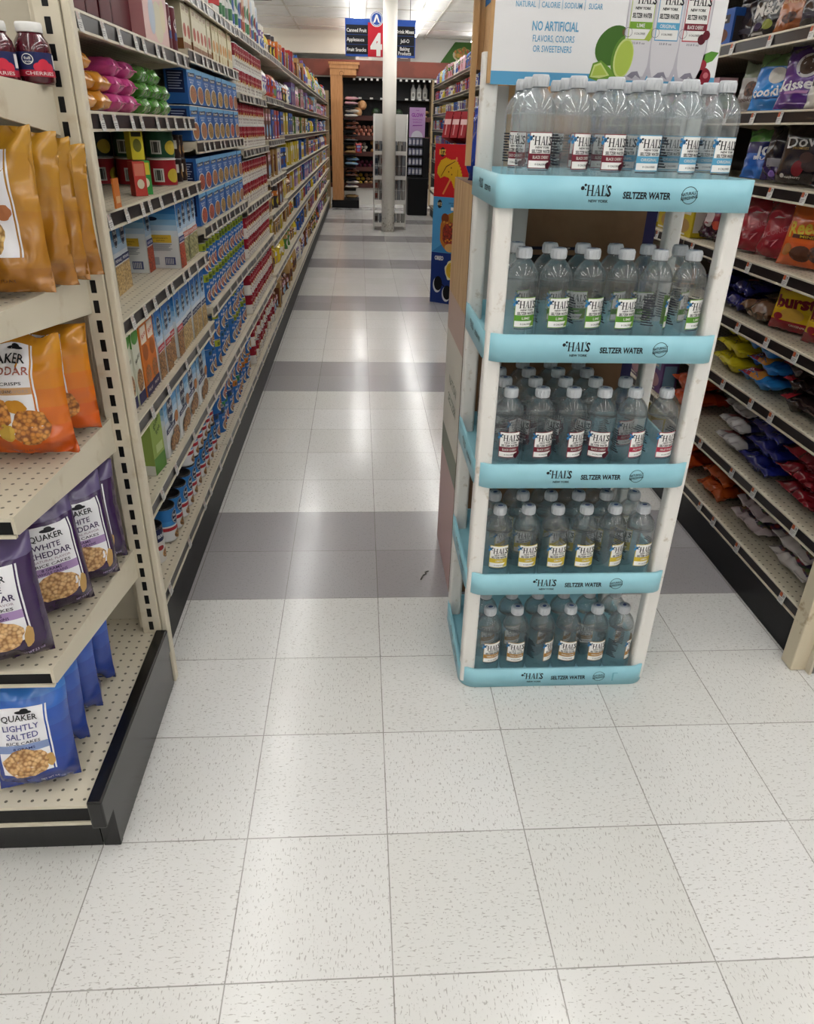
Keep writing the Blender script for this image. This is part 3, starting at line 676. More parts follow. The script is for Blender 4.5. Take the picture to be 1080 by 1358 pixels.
    for k in range(3):
        x = FX - .060 - k * .096
        put(tr, (x, 2.605, z), (0, 0, rad(4 + 9 * k)), 'red seasoning tub, %s back from the fifth shelf front' % ORD[k], 'tub', 'seasoning tubs')
        put(tg if k < 2 else td, (x, 2.605, z + .079), (0, 0, rad(4 - 8 * k)), 'dark green seasoning tub stacked on the %s red tub' % ORD[k], 'tub', 'seasoning tubs')
    for c, y, l, zz in (('c8463c', 2.20, 'red', 0), ('3e9a48', 2.255, 'green', 0)):
        pk = carton('spice_packet', .034, .085, .03, c, [('r', -.014, .05, .014, .08, 'd8c83c' if l == 'green' else 'd87a64'), ('e', 0, .03, .010, .012, 'e8dcc0')], ())
        put(pk, (FX - .03, y, z + zz), (0, 0, rad(40)), '%s spice packet standing at the front of the fifth shelf' % l, 'packet', 'spice packets')
    yp = carton('spice_packet', .036, .07, .03, 'd8c832', [('e', 0, .034, .012, .016, '6a6a24'), ('r', -.014, .055, .014, .066, '2a2a1a')], ())
    put(yp, (FX - .034, 2.225, z + .0885), (0, 0, rad(42)), 'yellow spice packet on top of the red and green packets', 'packet', 'spice packets')
    bx_ = carton('display_carton', .10, .15, .16, '5a4d40', [], [('r', -.06, .02, .06, .12, '4c4036')])
    put(bx_, (FX - .19, 2.08, z), (0, 0, rad(88)), 'plain brown carton at the near end of fifth shelf', 'carton')
    dk = can('spice_tub', .034, .07, [('r', -.1, .01, .1, .05, '2a1a16'), ('e', .01, .028, .02, .016, 'b98a4a'), ('r', -.05, .03, -.02, .055, 'd0ccc0')], '2a1a16', '1a1615')
    row([(dk, 'dark brown sauce jar', 'jar', .068)], FX - .02, 2.69, 2.82, z, .068, 'fifth shelf up' + w, 2, .071)
    # sixth shelf: noodle packs in heaps
    z = SHZ(1, 5)
    def pack(c, c2, t, seed):
        S, Sb = bag_surf(.10, .085, .040, seed, crump=.006, neck=.03, round_=5, blunt=1, nu=16, nv=16); s = B(); bag_body(s, S, Sb, .10, .085, lambda q: F(c), 12, 14)
        draw(s, S, [('r', -.034, .028, .034, .062, c2), ('t', t, 0, .045, .012, .055, '2a1a14', .03)], 5); return s.obj('noodle_pack', link=False)
    A, Bp, Cg = pack('d08a2a', 'e0aa4c', 'Noodles', 3), pack('c8488c', 'd8c0c8', 'Ramen', 4), pack('4f8a34', 'd0d8c4', 'Ramen', 5)
    def heap(p, desc, y0, cols, rows, top=0):
        for r in range(rows):
            for c in range(cols):
                if top and r >= rows - 1 and c >= top: continue
                put(p, (FX - .016, y0 + c * .118 + (r % 2) * .008, z + .0245 + r * .0375), (rad(-90), 0, rad(90 + random.uniform(-5, 5))), '%s noodle pack, %s layer up, %s from near end' % (desc, ORD[r], ORD[c]), 'noodle pack', desc + ' noodle packs in a heap')
    heap(A, 'orange', 1.86, 2, 3, 1); heap(Bp, 'pink', 2.105, 2, 3, 2); heap(Cg, 'green and white', 2.35, 3, 3, 2)
    # seventh shelf: red cartons, pink carton, burgundy cans
    z = SHZ(1, 6)
    rc = carton('carton', .09, .16, .17, '4c0d16', [('r', -.04, .02, .04, .14, '5a111c'), ('t', 'SALTINES', 0, .11, .012, .07, 'd8b0a0')], [('r', -.07, .02, .07, .15, '460c14')] + [('r', -.06, .03 + .02 * k, .05, .036 + .02 * k, '602028') for k in range(5)])
    row([(rc, 'dark red carton', 'carton', .17)], FX - .03, 1.80, 2.36, z, .093, 'seventh shelf up' + w)
    pk = carton('carton', .28, .155, .10, 'd9b4b0', [('r', -.14, .0, .14, .155, 'e0bcb6'), ('e', .02, .06, .06, .05, 'd8d0b4'), ('e', -.05, .07, .035, .045, 'b9c4d4'), ('e', .08, .08, .03, .04, 'dccfa8')], [('r', -.05, 0, .05, .155, 'cf8f92')])
    put(pk, (FX - .055, 2.515, z), (0, 0, rad(90)), 'large pale pink carton between red cartons and burgundy cans', 'carton')
    bc = can('soup_can', .036, .125, [('r', -.12, .004, .12, .121, '5f1222'), ('e', .01, .075, .024, .02, 'e2dcd6'), ('t', 'SOUP', .01, .075, .012, .034, '2c3a7a'), ('r', -.014, .035, .034, .055, '2c3a7a'), ('e', .03, .025, .014, .016, 'd8b890')], '5f1222')
    row([(bc, 'burgundy soup can', 'can', .072)], FX - .004, 2.665, 2.82, z, .075, 'seventh shelf up' + w)
    # top shelf
    tp = can('snack_tube', .042, .2, [('r', -.14, .01, .14, .19, 'd6d2c8'), ('e', .01, .1, .03, .04, '8a4a34'), ('t', 'BROTH', .01, .16, .014, .05, '7a2a24')], 'd6d2c8')
    row([(tp, 'tall cream broth carton', 'carton', .084)], FX - .004, 1.8, 2.82, SHZ(1, 7), .09, 'top shelf' + w)
def SHZ(b, k):
    return .2 if k == 0 else LSH[min(b - 1, 4)][k - 1]
bay_one()

RWC = [redwhite('soup_can', .0325, .1, k) for k in range(3)]
def bay_two():
    w = ', second bay'
    bw = [bowl_carton('rice_bowl_carton', .135, .108, .075, f, t) for f, t in ((RED, '2a66b4'), (MIXF, '2f70bc'), (food_mat('corn_bowl_print', 'c99a34', '8a6a24', '5a3a18', 170), '265ea8'))]
    pr = [(p, d, 'carton', .075) for p, d in zip(bw, ('blue rice carton, red bowl', 'blue rice carton, orange bowl', 'blue rice carton, corn bowl'))]
    for k, z in ((4, 1.317), (3, 1.042)):
        row(pr, FX, 2.85, 3.955, z, .1385, SHN[k] + w, 2, .112, jit=.004)
    dv = mat('divider_white', 'dcdad4', .4)
    for k, z in ((4, 1.317), (3, 1.042)):
        s = B().box(FX - .08, 2.85, 0, FX, 3.95, .0025, dv); o = s.obj('stacking_sheet', off=(FX - .04, 3.4, 0)); o.location = (FX - .04, 3.4, z + .109)
        tag(o, 'thin white sheet between two tiers of blue rice cartons, %s' % SHN[k], 'sheet')
    soup = carton('soup_carton', .068, .132, .068, 'd9cfae', [('r', -.034, .03, .034, .10, 'e0d8bc'), ('e', 0, .055, .022, .02, 'b04a30'), ('t', 'SOUP', 0, .115, .012, .04, '7a2a20'), ('r', -.034, 0, .034, .02, '8a5a34')], [('r', -.034, 0, .034, .03, '8a5a34')])
    s = B().lathe([(.016, .1325), (.016, .143), (.014, .145)], P('7a1f22'), 12); s.obj('screw_cap', soup, link=False)
    s2 = carton('soup_carton', .068, .132, .068, 'dccfa4', [('r', -.034, .03, .034, .10, 'e2d8b4'), ('e', 0, .055, .022, .02, 'c8862c'), ('t', 'BISQUE', 0, .115, .012, .045, 'a04a20')], [('r', -.034, 0, .034, .03, 'a86a34')])
    B().lathe([(.016, .1325), (.016, .143), (.014, .145)], P('a8452a'), 12).obj('screw_cap', s2, link=False)
    row([(soup, 'cream soup carton, dark red cap', 'carton', .068)], FX, 2.86, 3.40, 1.588, .074, SHN[5] + w)
    row([(s2, 'cream bisque carton, orange cap', 'carton', .068)], FX, 3.41, 3.95, 1.588, .074, SHN[5] + w)
    def pouch(c, f):
        return can('bean_can', .036, .112, [('r', -.12, .082, .12, .108, c), ('r', -.12, .0, .12, .082, '2c68b0'), ('t', 'BEANS', .002, .093, .013, .05, '24401c', .02), ('e', .004, .03, .029, .026, 'e0d8c8'), ('e', .006, .03, .025, .022, f), ('t', 'Fiesta', 0, .066, .010, .044, 'e8e8f0')], '2c68b0')
    gr = [(pouch('9fae34', RED), 'green topped bean can', 'can', .072), (pouch('8fa42e', MIXF), 'olive topped bean can', 'can', .072)]
    row(gr, FX - .004, 2.86, 3.95, .758, .0755, SHN[2] + w, 2, .1125)
    b2 = [(pouch('8fa42e', RED), 'olive topped bean can', 'can', .072), (pouch('3a70b0', NUTS), 'blue bean can', 'can', .072), (pouch('b4b83a', MIXF), 'lime topped bean can', 'can', .072)]
    row(b2, FX - .012, 2.86, 3.95, .474, .0755, SHN[1] + w, 2, .1125, jit=.02)
    b3 = [(pouch('2a8a5a', RED), 'green and blue bean can', 'can', .072), (pouch('c8742c', NUTS), 'orange topped bean can', 'can', .072), (pouch('24407c', MIXF), 'navy topped bean can', 'can', .072)]
    row(b3, FX - .012, 2.88, 3.95, .2, .0755, SHN[0] + w, 2, .1125, jit=.015)
    tp = [(can('snack_tube', .04, .2, [('r', -.12, .02, .12, .18, c), ('e', .01, .1, .028, .04, d), ('t', 'BROTH', 0, .165, .012, .05, '7a2a24')], c), n, 'can', .08) for c, d, n in (('d6d2c8', '8a4a34', 'tall cream broth can'), ('e4e2dc', 'a8242c', 'tall white broth can'))]
    row(tp, FX, 2.85, 3.5, 1.76, .085, 'top shelf' + w)
    rd = carton('carton', .10, .09, .09, 'c02a2c', [('e', 0, .045, .03, .03, 'ece4dc')], [('r', -.04, .03, .04, .08, 'a82024')])
    put(rd, (FX - .06, 3.62, 1.803), (0, 0, rad(70)), 'small red carton tipped on the top shelf edge', 'carton')
    put(carton('carton', .10, .04, .1, 'd8d4cc', (), ()), (FX - .06, 3.62, 1.76), (0, 0, rad(85)), 'flat white carton under the small red carton', 'carton')
    wt = [(can('snack_tube', .038, .22, [('r', -.12, .15, .12, .21, 'dcdcd8'), ('r', -.12, .02, .12, .06, c), ('e', 0, .11, .024, .03, c)], 'e0dfda'), n, 'can', .076) for c, n in (('6a7a74', 'tall white can, grey band'), ('3e7a4c', 'tall white can, green band'))]
    row(wt, FX, 3.7, 3.955, 1.76, .08, 'top shelf' + w)
bay_two()
def bay_three():
    w = ', third bay'; pr = [(p, 'red and white soup can', 'can', .065) for p in RWC]
    for k, z in enumerate(LSH[2][:5]):
        row(pr, FX - .002, 3.985, 5.07, z, .0665, SHN[k + 1] + w, 2, .1005, jit=.005)
    row(pr, FX - .004, 3.985, 5.07, .2, .0665, SHN[0] + w, 2, .1005, jit=.02)
    wt = [(can('snack_tube', .038, h, [('r', -.12, h * .7, .12, h * .95, a), ('r', -.12, h * .1, .12, h * .3, c), ('e', 0, h * .5, .024, .03, c)], a), n, 'can', .076) for a, c, n, h in (('e0dfda', '8a2a2c', 'tall white can, red band', .21), ('dfe0dc', '3e7a4c', 'tall white can, green band', .22), ('d8b49a', 'b0604a', 'tall pinkish can', .2), ('c9d3dc', '3a5a9c', 'tall pale blue can', .19))]
    row(wt, FX, 3.98, 5.06, 1.765, .08, 'top shelf' + w)
bay_three()

# ------------------------------------------------------------------ far bays of the left run: mixed goods
PAL = [('c8b02a', 'yellow'), ('2a58a8', 'blue'), ('a83028', 'red'), ('dcd6ca', 'white'), ('b08a54', 'tan'), ('4a7a3a', 'green'), ('7a5a94', 'purple'), ('c8702a', 'orange'), ('3a3436', 'black'), ('8fb4d4', 'pale blue'), ('c89aa4', 'pink'), ('6a3a26', 'brown')]
def goods():
    d = {}
    for i, (c, n) in enumerate(PAL):
        c2, c3 = PAL[(i * 5 + 3) % 12][0], PAL[(i * 7 + 4) % 12][0]
        ops = lambda w, h: [('r', -w * .4, h * .62, w * .36, h * .84, c2), ('e', w * .04, h * .3, w * .34, h * .2, c3), ('r', -w * .3, h * .68, w * .24, h * .74, 'e8e4dc'), ('r', -w * .44, h * .04, w * .2, h * .09, 'e8e4dc')]
        d[n, 'carton'] = (carton(['food_box', 'goods_box', 'grocery_box'][i % 3], .10, .14, .07, c, ops(.10, .14), [('r', -.028, .02, .026, .11, c2)]), n + ' carton', 'box', .07)  # same generic box throughout; names only alternate along the palette, contents unspecified
        d[n, 'can'] = (can('can', .035, .11, [('r', -.11, .0, .11, .108, c), ('r', -.11, .06, .11, .085, c2), ('e', 0, .035, .025, .02, c3), ('e', 0, .072, .02, .008, 'e8e4dc')], c, n=12), n + ' can', 'can', .07)
        s = B().lathe([(.034, 0), (.038, .01), (.038, .09), (.03, .125), (.014, .15), (.014, .16)], hm(c), 12); draw(s, cyl(.038), [('r', -.05, .03, .05, .08, c2), ('e', 0, .055, .022, .018, c3)], 8)
        o = s.obj('bottle', link=False); B().lathe([(.016, .158), (.016, .18), (.012, .182)], hm(c3), 10).obj('cap', o, link=False)
        d[n, 'bottle'] = (o, n + ' bottle', 'bottle', .076)
        S, Sb = bag_surf(.12, .17, .06, i + 20, crump=.006, round_=2.4); s = B(); bag_body(s, S, Sb, .12, .17, lambda t: F(c), 8, 10); draw(s, S, [('r', -.04, .09, .04, .13, c2), ('e', 0, .055, .035, .028, c3), ('r', -.03, .10, .03, .11, 'e8e4dc')], 5)
        d[n, 'bag'] = (s.obj('food_bag', link=False), n + ' bag', 'bag', .06)
    return d
GD = goods()
def pickset(names): return [GD[n.rsplit(' ', 1)[0], n.rsplit(' ', 1)[1]] for n in names]
BAYN = [x + ' bay' for x in ORD]
HTS = {'box': .14, 'can': .11, 'bottle': .182, 'bag': .215}
def far_left():
    rnd = random.Random(5)
    wood = carton('snack_bar_carton', .15, .1, .1, 'a87a48', [('r', -.075, .03, .075, .1, 'c8b49c'), ('e', 0, .065, .04, .02, '6a2a20'), ('r', -.06, .005, .06, .025, '8a5a30')], [('r', -.05, .03, .05, .1, 'c0a888')])
    plans = {3: [(['tan carton', 'brown bag'], 1), (['yellow bottle', 'tan bottle', 'yellow bag'], 1), (['tan carton', 'yellow carton'], 1), (['brown carton', 'tan carton', 'black can'], 1), (['white carton', 'brown carton', 'tan carton'], 1), (['red carton', 'brown carton', 'blue carton'], 1), (['blue bag', 'white bag', 'red bag', 'orange bag', 'red bag', 'white bag'], 1), (['yellow can', 'white can', 'yellow bottle', 'black can'], 1)],
             4: [(['yellow bag', 'tan bottle'], 1), (['yellow bottle', 'green can', 'tan bag'], 1), (['yellow carton', 'tan carton', 'orange bag'], 1), (['orange carton', 'yellow carton', 'tan bag'], 1), (['blue carton', 'blue can', 'yellow carton'], 1), (['blue carton', 'blue carton', 'yellow carton'], 1), (['red bag', 'purple bag', 'black bag', 'white bag'], 1), (['yellow can', 'orange carton', 'red carton', 'tan carton', 'white bottle'], 1)],
             5: [(['tan bag', 'white bag'], 1), (['blue carton', 'blue can'], 1), (['yellow carton', 'blue carton', 'purple bag'], 1), (['orange can', 'purple carton', 'yellow carton'], 1), (['yellow carton', 'yellow carton', 'blue carton'], 1), (['tan can', 'green carton', 'white carton'], 1), (['purple bag', 'purple carton', 'pink bag', 'white carton'], 1), (['pink carton', 'red carton', 'orange bottle', 'tan carton'], 1)],
             6: [(['tan bag', 'brown bag'], 1), (['white carton', 'tan can'], 1), (['purple bag', 'red carton', 'blue carton'], 1), (['purple carton', 'blue carton'], 1), (['tan carton', 'yellow can', 'blue carton'], 1), (['green can', 'tan carton', 'white can'], 1), (['purple carton', 'pink carton', 'yellow bag'], 1), (['red bottle', 'white bottle', 'tan carton'], 1)]}
    for k in range(3, 12):
        y0, y1 = LY[k] + .01, LY[k + 1] - .01; sh = [.2] + LSH[min(k, 4)]
        for j, z in enumerate(sh):
            if k in plans: names = plans[k][j][0]
            else:
                kind = rnd.choice(['carton', 'can', 'bag', 'bottle', 'carton']); names = [rnd.choice(PAL)[1] + ' ' + kind for _ in range(4)]
                if j == 7: names = [rnd.choice(['white', 'pale blue', 'green', 'yellow', 'pink', 'red']) + ' ' + rnd.choice(['bottle', 'bottle', 'bag']) for _ in range(4)]
            gap = (sh[j + 1] - z - .06) if j < 7 else .3
            ht = {'carton': .14, 'can': .11, 'bottle': .182, 'bag': .215}[names[0].split()[-1]]
            sc_ = min(1.25, max(.62, gap / ht)) if gap < ht * 1.9 else min(1.25, gap / ht / 1.6)
            cnt = Count(); y = y0; st = .112 if k < 6 else (.135 if k < 9 else .18); kx = st / .105
            pr = pickset(names); run, cur = 0, 0
            while y + st <= y1 + .02:
                if run <= 0: cur = (cur + 1) % len(pr); run = rnd.choice([2, 3, 3, 4]) if k > 3 else 3
                run -= 1; p, d, c, dp = pr[cur]; o_ = cnt(d)
                put(p, (FX - dp / 2 - rnd.uniform(.003, .03), y + st / 2, z + .001), (0, 0, rad(90 + rnd.uniform(-4, 4))), '%s, %s of them, %s, %s' % (d, o_, SHN[j], BAYN[k]), c, '%ss, %s, %s' % (d, SHN[j], BAYN[k]), (kx * (.74 if c == 'bag' else .9), 1, min(1.3, sc_ * ht / HTS[c])))
                if gap > ht * 1.9 and j < 7 and d.endswith(('carton', 'can')):
                    put(p, (FX - dp / 2 - rnd.uniform(.003, .03), y + st / 2, z + ht * sc_ + .004), (0, 0, rad(90)), 'stacked %s, %s of them, %s, %s' % (d, o_, SHN[j], BAYN[k]), c, '%ss, %s, %s' % (d, SHN[j], BAYN[k]), (kx * .9, 1, min(sc_, (gap - ht * sc_) / ht)))
                y += st
far_left()

# ------------------------------------------------------------------ right run: candy shelves first, mixed goods further on
RX = 1.27
RY = [1.66, 2.95, 4.2, 5.45, 6.7, 7.95, 9.2, 10.45, 11.7, 12.95, 14.2]
RSH = [.38, .63, .83, 1.02, 1.245, 1.45, 1.66, 1.87]
RFAR = [.42, .68, .92, 1.16, 1.38, 1.60, 1.80, 2.02]
BACK_SHADE = mat('shaded_back_panel', '4a443c', .6)  # beige back of the near bays, with the shelf shade put into its colour
for k in range(10):
    bay('shelving bay, %s from the near end of the right run' % ORD[k], RX, -1, RY[k], RY[k + 1], RSH if k < 2 else RFAR, depth=.46, base=.17, ntag=6 if k < 2 else 0, tagp=TAG_R, back=BACK_SHADE if k < 2 else PEGB, kick=BLACK, high=2.2)
def right_post():
    off = (1.3, 1.63, 0); wd = speck_mat('chipped_painted_wood', 'c9bda4', '8a6f4c', 11, .6, .56, .66)
    o = empty('end_post', off); tag(o, 'chipped cream end post at the right picture edge, beside candy shelves', 'post')
    B().box(1.252, 1.60, 0, 1.30, 1.655, 2.2, wd).obj('painted_post', o, off, bevel=.004)
    B().box(1.302, 1.585, 0, 1.75, 1.60, 2.2, mat('grey_end_panel', '6a6765', .5)).obj('side_panel', o, off)
    B().box(1.296, 1.58, 0, 1.304, 1.655, 2.2, CREAM).obj('edge_strip', o, off)
right_post()

# candy bags
CHOC = food_mat('chocolate_print', '4a2a1c', '6b3c22', '2a1410', 90); MIXC = food_mat('wrapped_candy_print', 'a8343a', '4a6a3a', '3a2a50', 60)
def candy(name, Wd, H, T, col, ops, seed, crump=.009, film=False):
    S, Sb = bag_surf(Wd, H, T, seed, crump=crump * 1.25, neck=.05, round_=2.2); s = B()
    cols = col if isinstance(col, list) else [col]
    bag_body(s, S, Sb, Wd, H, lambda t: F(cols[min(len(cols) - 1, int(t * len(cols)))]), 16, 20)
    o = s.obj('candy_bag', link=False)
    if ops: draw(B_ := B(), S, ops, 8); B_.obj('printed_label', o, link=False)
    return o
def stand(p, y, z, rz, lean, label, grp='standing candy bags', x=RX + .088):
    gap = min([q for q in RSH if q > z + .01] + [z + .25]) - z - .022 - .012; H = max(v.co.z for v in p.data.vertices); k = min(.8, gap / H)
    put(p, (x, y * 1.04, z + .008), (rad(lean), 0, rad(rz)), label, 'candy bag', grp, (.97, .9, k))
def lie(p, y, z, T, n, desc, rz=-90, dx=.0, x=RX + .030, dz=None, grp=None):
    for k in range(n):
        put(p, (x + random.uniform(-.0, .02) + dx * k, y + random.uniform(-.012, .012), z + T * .5 + k * (dz or T * 1.12) + .010), (rad(-88.5), 0, rad(rz + random.uniform(-2.5, 2.5))), '%s, %s from bottom of its pile' % (desc, ORD[k]), 'candy bag', grp or desc + 's in a pile')
def candies():
    Z = dict(zip(range(9), [.17] + RSH))
    # seventh: black and copper bags
    mm = candy('m', .16, .20, .06, '1a1416', [('t', 'M&M', 0, .105, .05, .13, 'e6e0da', .03, .1), ('e', .01, .045, .02, .018, '9aa04a'), ('e', -.03, .04, .018, .016, '3a2a4a'), ('r', -.06, .012, .0, .02, 'b8b4b0'), ('r', -.05, .165, .05, .172, 'b0a8a8')], 31)
    cp = candy('c', .14, .20, .05, ['8a4a24', 'a05a2a', '5a3a6a'], [('t', 'CREME', 0, .11, .02, .1, 'd8b080'), ('e', 0, .05, .03, .02, CHOC)], 32)
    lb = candy('l', .16, .21, .05, '9fc4d4', [('e', .0, .11, .04, .03, '6a9a4a'), ('r', -.06, .04, .06, .05, 'e8f0f4'), ('t', 'MINTS', 0, .07, .02, .09, '2a5a8a')], 33)
    dk = candy('d', .14, .20, .05, '221a20', [('r', -.05, .03, .05, .05, '3a3440')], 34)
    z = Z[7]
    stand(mm, 2.70, z, -66, -8, 'black candy bag with big white slanted letters, high shelf'); stand(cp, 2.555, z, -70, -8, 'copper candy bag beside the black lettered one'); stand(dk, 2.42, z, -76, -6, 'dark candy bag left of the pale blue one'); stand(lb, 2.275, z, -78, -6, 'pale blue candy bag at top right picture edge')
    for i, y in enumerate((2.85,)): stand(dk, y, z, -80, -6, 'dark candy bag half hidden behind the header board')
    # sixth: grey, blue, purple
    gy = candy('g', .13, .19, .05, ['8f8a88', 'a09c98', '7a8470'], [('e', 0, .08, .03, .03, CHOC), ('t', 'cookies', 0, .04, .018, .1, '4a2a20')], 35)
    bl = candy('b', .18, .21, .06, ['2a7cc8', '2a84d0', '2a74c0', '5a7a4a'], [('e', .01, .12, .034, .03, 'd8d4cc'), ('p', [(-.05, .015), (-.02, .015), (.08, .16), (.07, .17)], '6ab0e0'), ('t', 'cookies', 0, .065, .035, .15, 'f0f0ee', .03, .08), ('r', -.06, .035, .05, .042, '12407c')], 36)
    pp = candy('p', .18, .23, .06, ['4a1f72', '52247c', '4c2074', '3c1860'], [('e', .015, .15, .045, .045, 'c8c4c8'), ('e', .015, .15, .032, .034, '4a3426'), ('t', 'kisses', 0, .085, .038, .15, 'f0ecf0', .03, .06), ('r', -.05, .05, .04, .06, 'b07ab0'), ('r', -.06, .014, .04, .018, 'b898c8')], 37)
    wg = candy('w', .16, .22, .05, ['c8c4c0', 'b8b4b0', '8a8884'], [('e', 0, .14, .035, .035, '2a2a2c'), ('t', 'kisses', 0, .09, .03, .13, '2a2a30', .03, .06)], 38)
    z = Z[6]
    stand(gy, 2.72, z, -64, -10, 'grey candy bag peeking behind the bright blue one'); stand(bl, 2.575, z, -64, -10, 'bright blue candy bag with white cookie lettering'); stand(pp, 2.415, z, -68, -10, 'purple candy bag with white lettering and foil drop'); stand(wg, 2.26, z, -72, -8, 'silver grey candy bag at right edge beside the purple one')
    # fifth: blue/green, dark purple, black and red
    jo = candy('j', .15, .19, .05, ['2a6ac0', '2a5cb0', '1e2c6a', '4a8a3a'], [('t', 'JO', .02, .105, .035, .07, 'e8ecf4', .04), ('t', 'BRAN', .02, .078, .014, .08, 'e8ecf4', .02)], 39)
    dp = candy('q', .12, .20, .06, ['2a1a4a', '1a1620', '1c161e'], [('r', -.03, .05, .03, .08, '8a868c'), ('e', 0, .025, .02, .012, '8a6ac0')], 40)
    dv = candy('v', .19, .225, .06, '1d0f12', [('p', [(-.09, .05), (-.085, .03), (.09, .10), (.09, .14), (.02, .11)], 'a8202a'), ('t', 'Dove', 0, .155, .042, .14, 'eeeae8', .012, .1), ('t', 'PROMISES', -.01, .128, .009, .06, 'a8884a'), ('e', .0, .055, .022, .03, '7a1c24'), ('e', .045, .075, .035, .032, '3c2a28', .3), ('e', .02, .095, .024, .02, '4a302a'), ('e', -.055, .026, .008, .008, 'e0d8d0'), ('t', 'raspberry', -.015, .022, .009, .06, 'd8d0cc'), ('p', [(.045, .005), (.092, .005), (.092, .04)], 'b0242c')], 41, .003)
    z = Z[5]
    stand(jo, 2.555, z, -66, -6, 'blue and green candy bag beside the top tray of bottles'); stand(dp, 2.45, z, -70, -6, 'dark purple stand-up candy pouch left of red and black bag'); stand(dv, 2.30, z, -66, -6, 'black and red candy bag with white script lettering'); stand(dk, 2.14, z, -70, -6, 'dark candy bag right of the script lettered one')
    # fourth: dark assorted, red bags, orange bag
    rw = candy('r', .15, .17, .06, ['3a1a2a', '7a1c2c', '5a2a6a'], [('e', -.02, .09, .03, .04, 'd0c4c4'), ('e', .03, .06, .025, .02, 'c8503a')], 42, .012)
    rd = candy('s', .17, .235, .07, ['8f1c28', '9c1f2c', 'a02430'], [('p', [(-.03, .15), (.02, .155), (.05, .2), (.03, .21)], 'd8c4c4'), ('t', 'LICORICE', 0, .10, .02, .12, 'b85a60', .02, .4), ('p', [(-.04, .03), (.0, .04), (.02, .075), (-.01, .06)], 'c87078')], 43, .009)
    rs = candy('o', .21, .235, .075, ['c8541c', 'd05c1e', 'd8641f'], [('t', "Reese's", 0, .145, .055, .17, 'd8b82c', .03, .2), ('r', -.06, .098, .06, .112, '5a2a1a'), ('t', 'MINIS', 0, .105, .009, .06, 'd8b82c'), ('e', -.01, .045, .038, .028, '5a3420'), ('e', -.065, .055, .02, .022, 'a86a2c'), ('e', .05, .05, .035, .03, CHOC)], 44, .005)
    z = Z[4]
    stand(rw, 2.635, z, -60, -10, 'dark candy bag with red and white wrapper, left of post'); stand(rw, 2.79, z, -75, -8, 'dark candy bag behind the red and white one'); stand(rd, 2.485, z, -62, -14, 'shiny red licorice bag leaning behind the rack post'); stand(rd, 2.335, z, -72, -10, 'dark red candy bag squeezed beside the orange bag'); stand(rs, 2.155, z, -64, -10, 'orange candy bag with yellow script lettering')
    # third shelf
    bp = candy('z', .16, .15, .036, ['2a2a6a', '3a3080', '2a3a8a'], [('e', -.03, .07, .03, .02, 'c8642a'), ('p', [(-.06, .02), (.06, .06), (.06, .08), (-.06, .04)], 'a89ac8')], 45, .008)
    br = candy('y', .18, .16, .06, ['6a4a34', '5a3c2a', '7a5a40'], [('e', 0, .05, .04, .02, '4a2c1c'), ('r', -.06, .09, .06, .12, '8a6a50')], 46, .008)
    st = candy('x', .185, .235, .06, ['8c1a24', 'd0a820', 'd8b424', 'd8b424', 'd0ac20'], [('t', 'burst', 0, .135, .055, .15, '7a1a20', .05, .1), ('e', 0, .075, .045, .03, 'c89a3a'), ('e', -.04, .19, .03, .012, '8c1a24'), ('e', .05, .2, .025, .01, 'b03a3a'), ('t', 'ORIGINAL', .03, .03, .009, .06, 'e8c8b0'), ('e', -.05, .06, .02, .016, '8c1a24')], 47, .004)
    z = Z[3]
    lie(bp, 2.74, z, .044, 3, 'blue and purple candy bag lying behind rack post'); lie(bp, 2.56, z, .044, 2, 'dark blue candy bag lying right of rack post')
    lie(br, 2.37, z, .06, 1, 'brown candy bag lying between dark blue and yellow bags'); stand(st, 2.135, z, -66, -8, 'yellow and red candy bag standing alone, burst lettering'); stand(st, 1.95, z, -70, -6, 'yellow and red candy bag at the right picture edge')
    # second shelf: flat piles
    ye = candy('u', .19, .20, .042, ['c8b820', 'd0c022', 'c8b01e'], [('e', .01, .12, .05, .022, '3a2416'), ('t', 'PEANUT', 0, .03, .014, .1, '6a5a10')], 48)
    mu = candy('n', .20, .20, .045, ['a02030', 'c8502a', '3a86c8'], [('p', [(-.1, .03), (-.03, .03), (-.03, .06), (-.1, .06)], 'c8a04a')], 49)
    mu = candy('n', .20, .20, .034, '2f7cc0', [('r', -.098, .0, -.03, .19, 'a01c2a'), ('r', -.03, .0, .02, .18, 'd08a3c'), ('t', 'fruity', -.06, .02, .016, .05, 'e8d8d8', .03), ('p', [(0, .0), (.03, .05), (0, .1)], '2f7cc0')], 49)
    bk = candy('k', .21, .22, .034, ['2a1c1c', '241818'], [('r', -.10, 0, -.055, .1, 'a01c2a'), ('t', 'Twix', .02, .09, .04, .13, 'd8d4d0', .03, .0), ('r', -.05, .012, .1, .02, '4a3a34')], 50)
    z = Z[2]
    lie(ye, 2.50, z, .050, 3, 'yellow candy bag lying flat'); lie(mu, 2.28, z, .048, 3, 'red, orange and blue candy bag lying flat'); lie(bk, 2.03, z, .046, 3, 'black and red candy bag lying flat'); lie(bk, 1.80, z, .046, 3, 'black candy bag lying at shelf end')
    # first shelf
    sv = candy('t', .17, .18, .04, ['b8b4b4', '3a3a6a', 'c0bcbc', '8a8488'], [('p', [(-.06, .02), (.03, .03), (.05, .07), (-.05, .06)], 'a85a5a'), ('t', 'MALLOW', 0, .045, .02, .1, '7a3030', .02)], 51, .008)
    db = candy('e', .20, .19, .042, ['1e2470', '222a80', '1c2268'], [('t', 'ALMOND', .02, .06, .01, .06, 'a8acd0'), ('p', [(-.07, .01), (-.02, .03), (-.03, .05)], 'b8bcd8')], 52, .008)
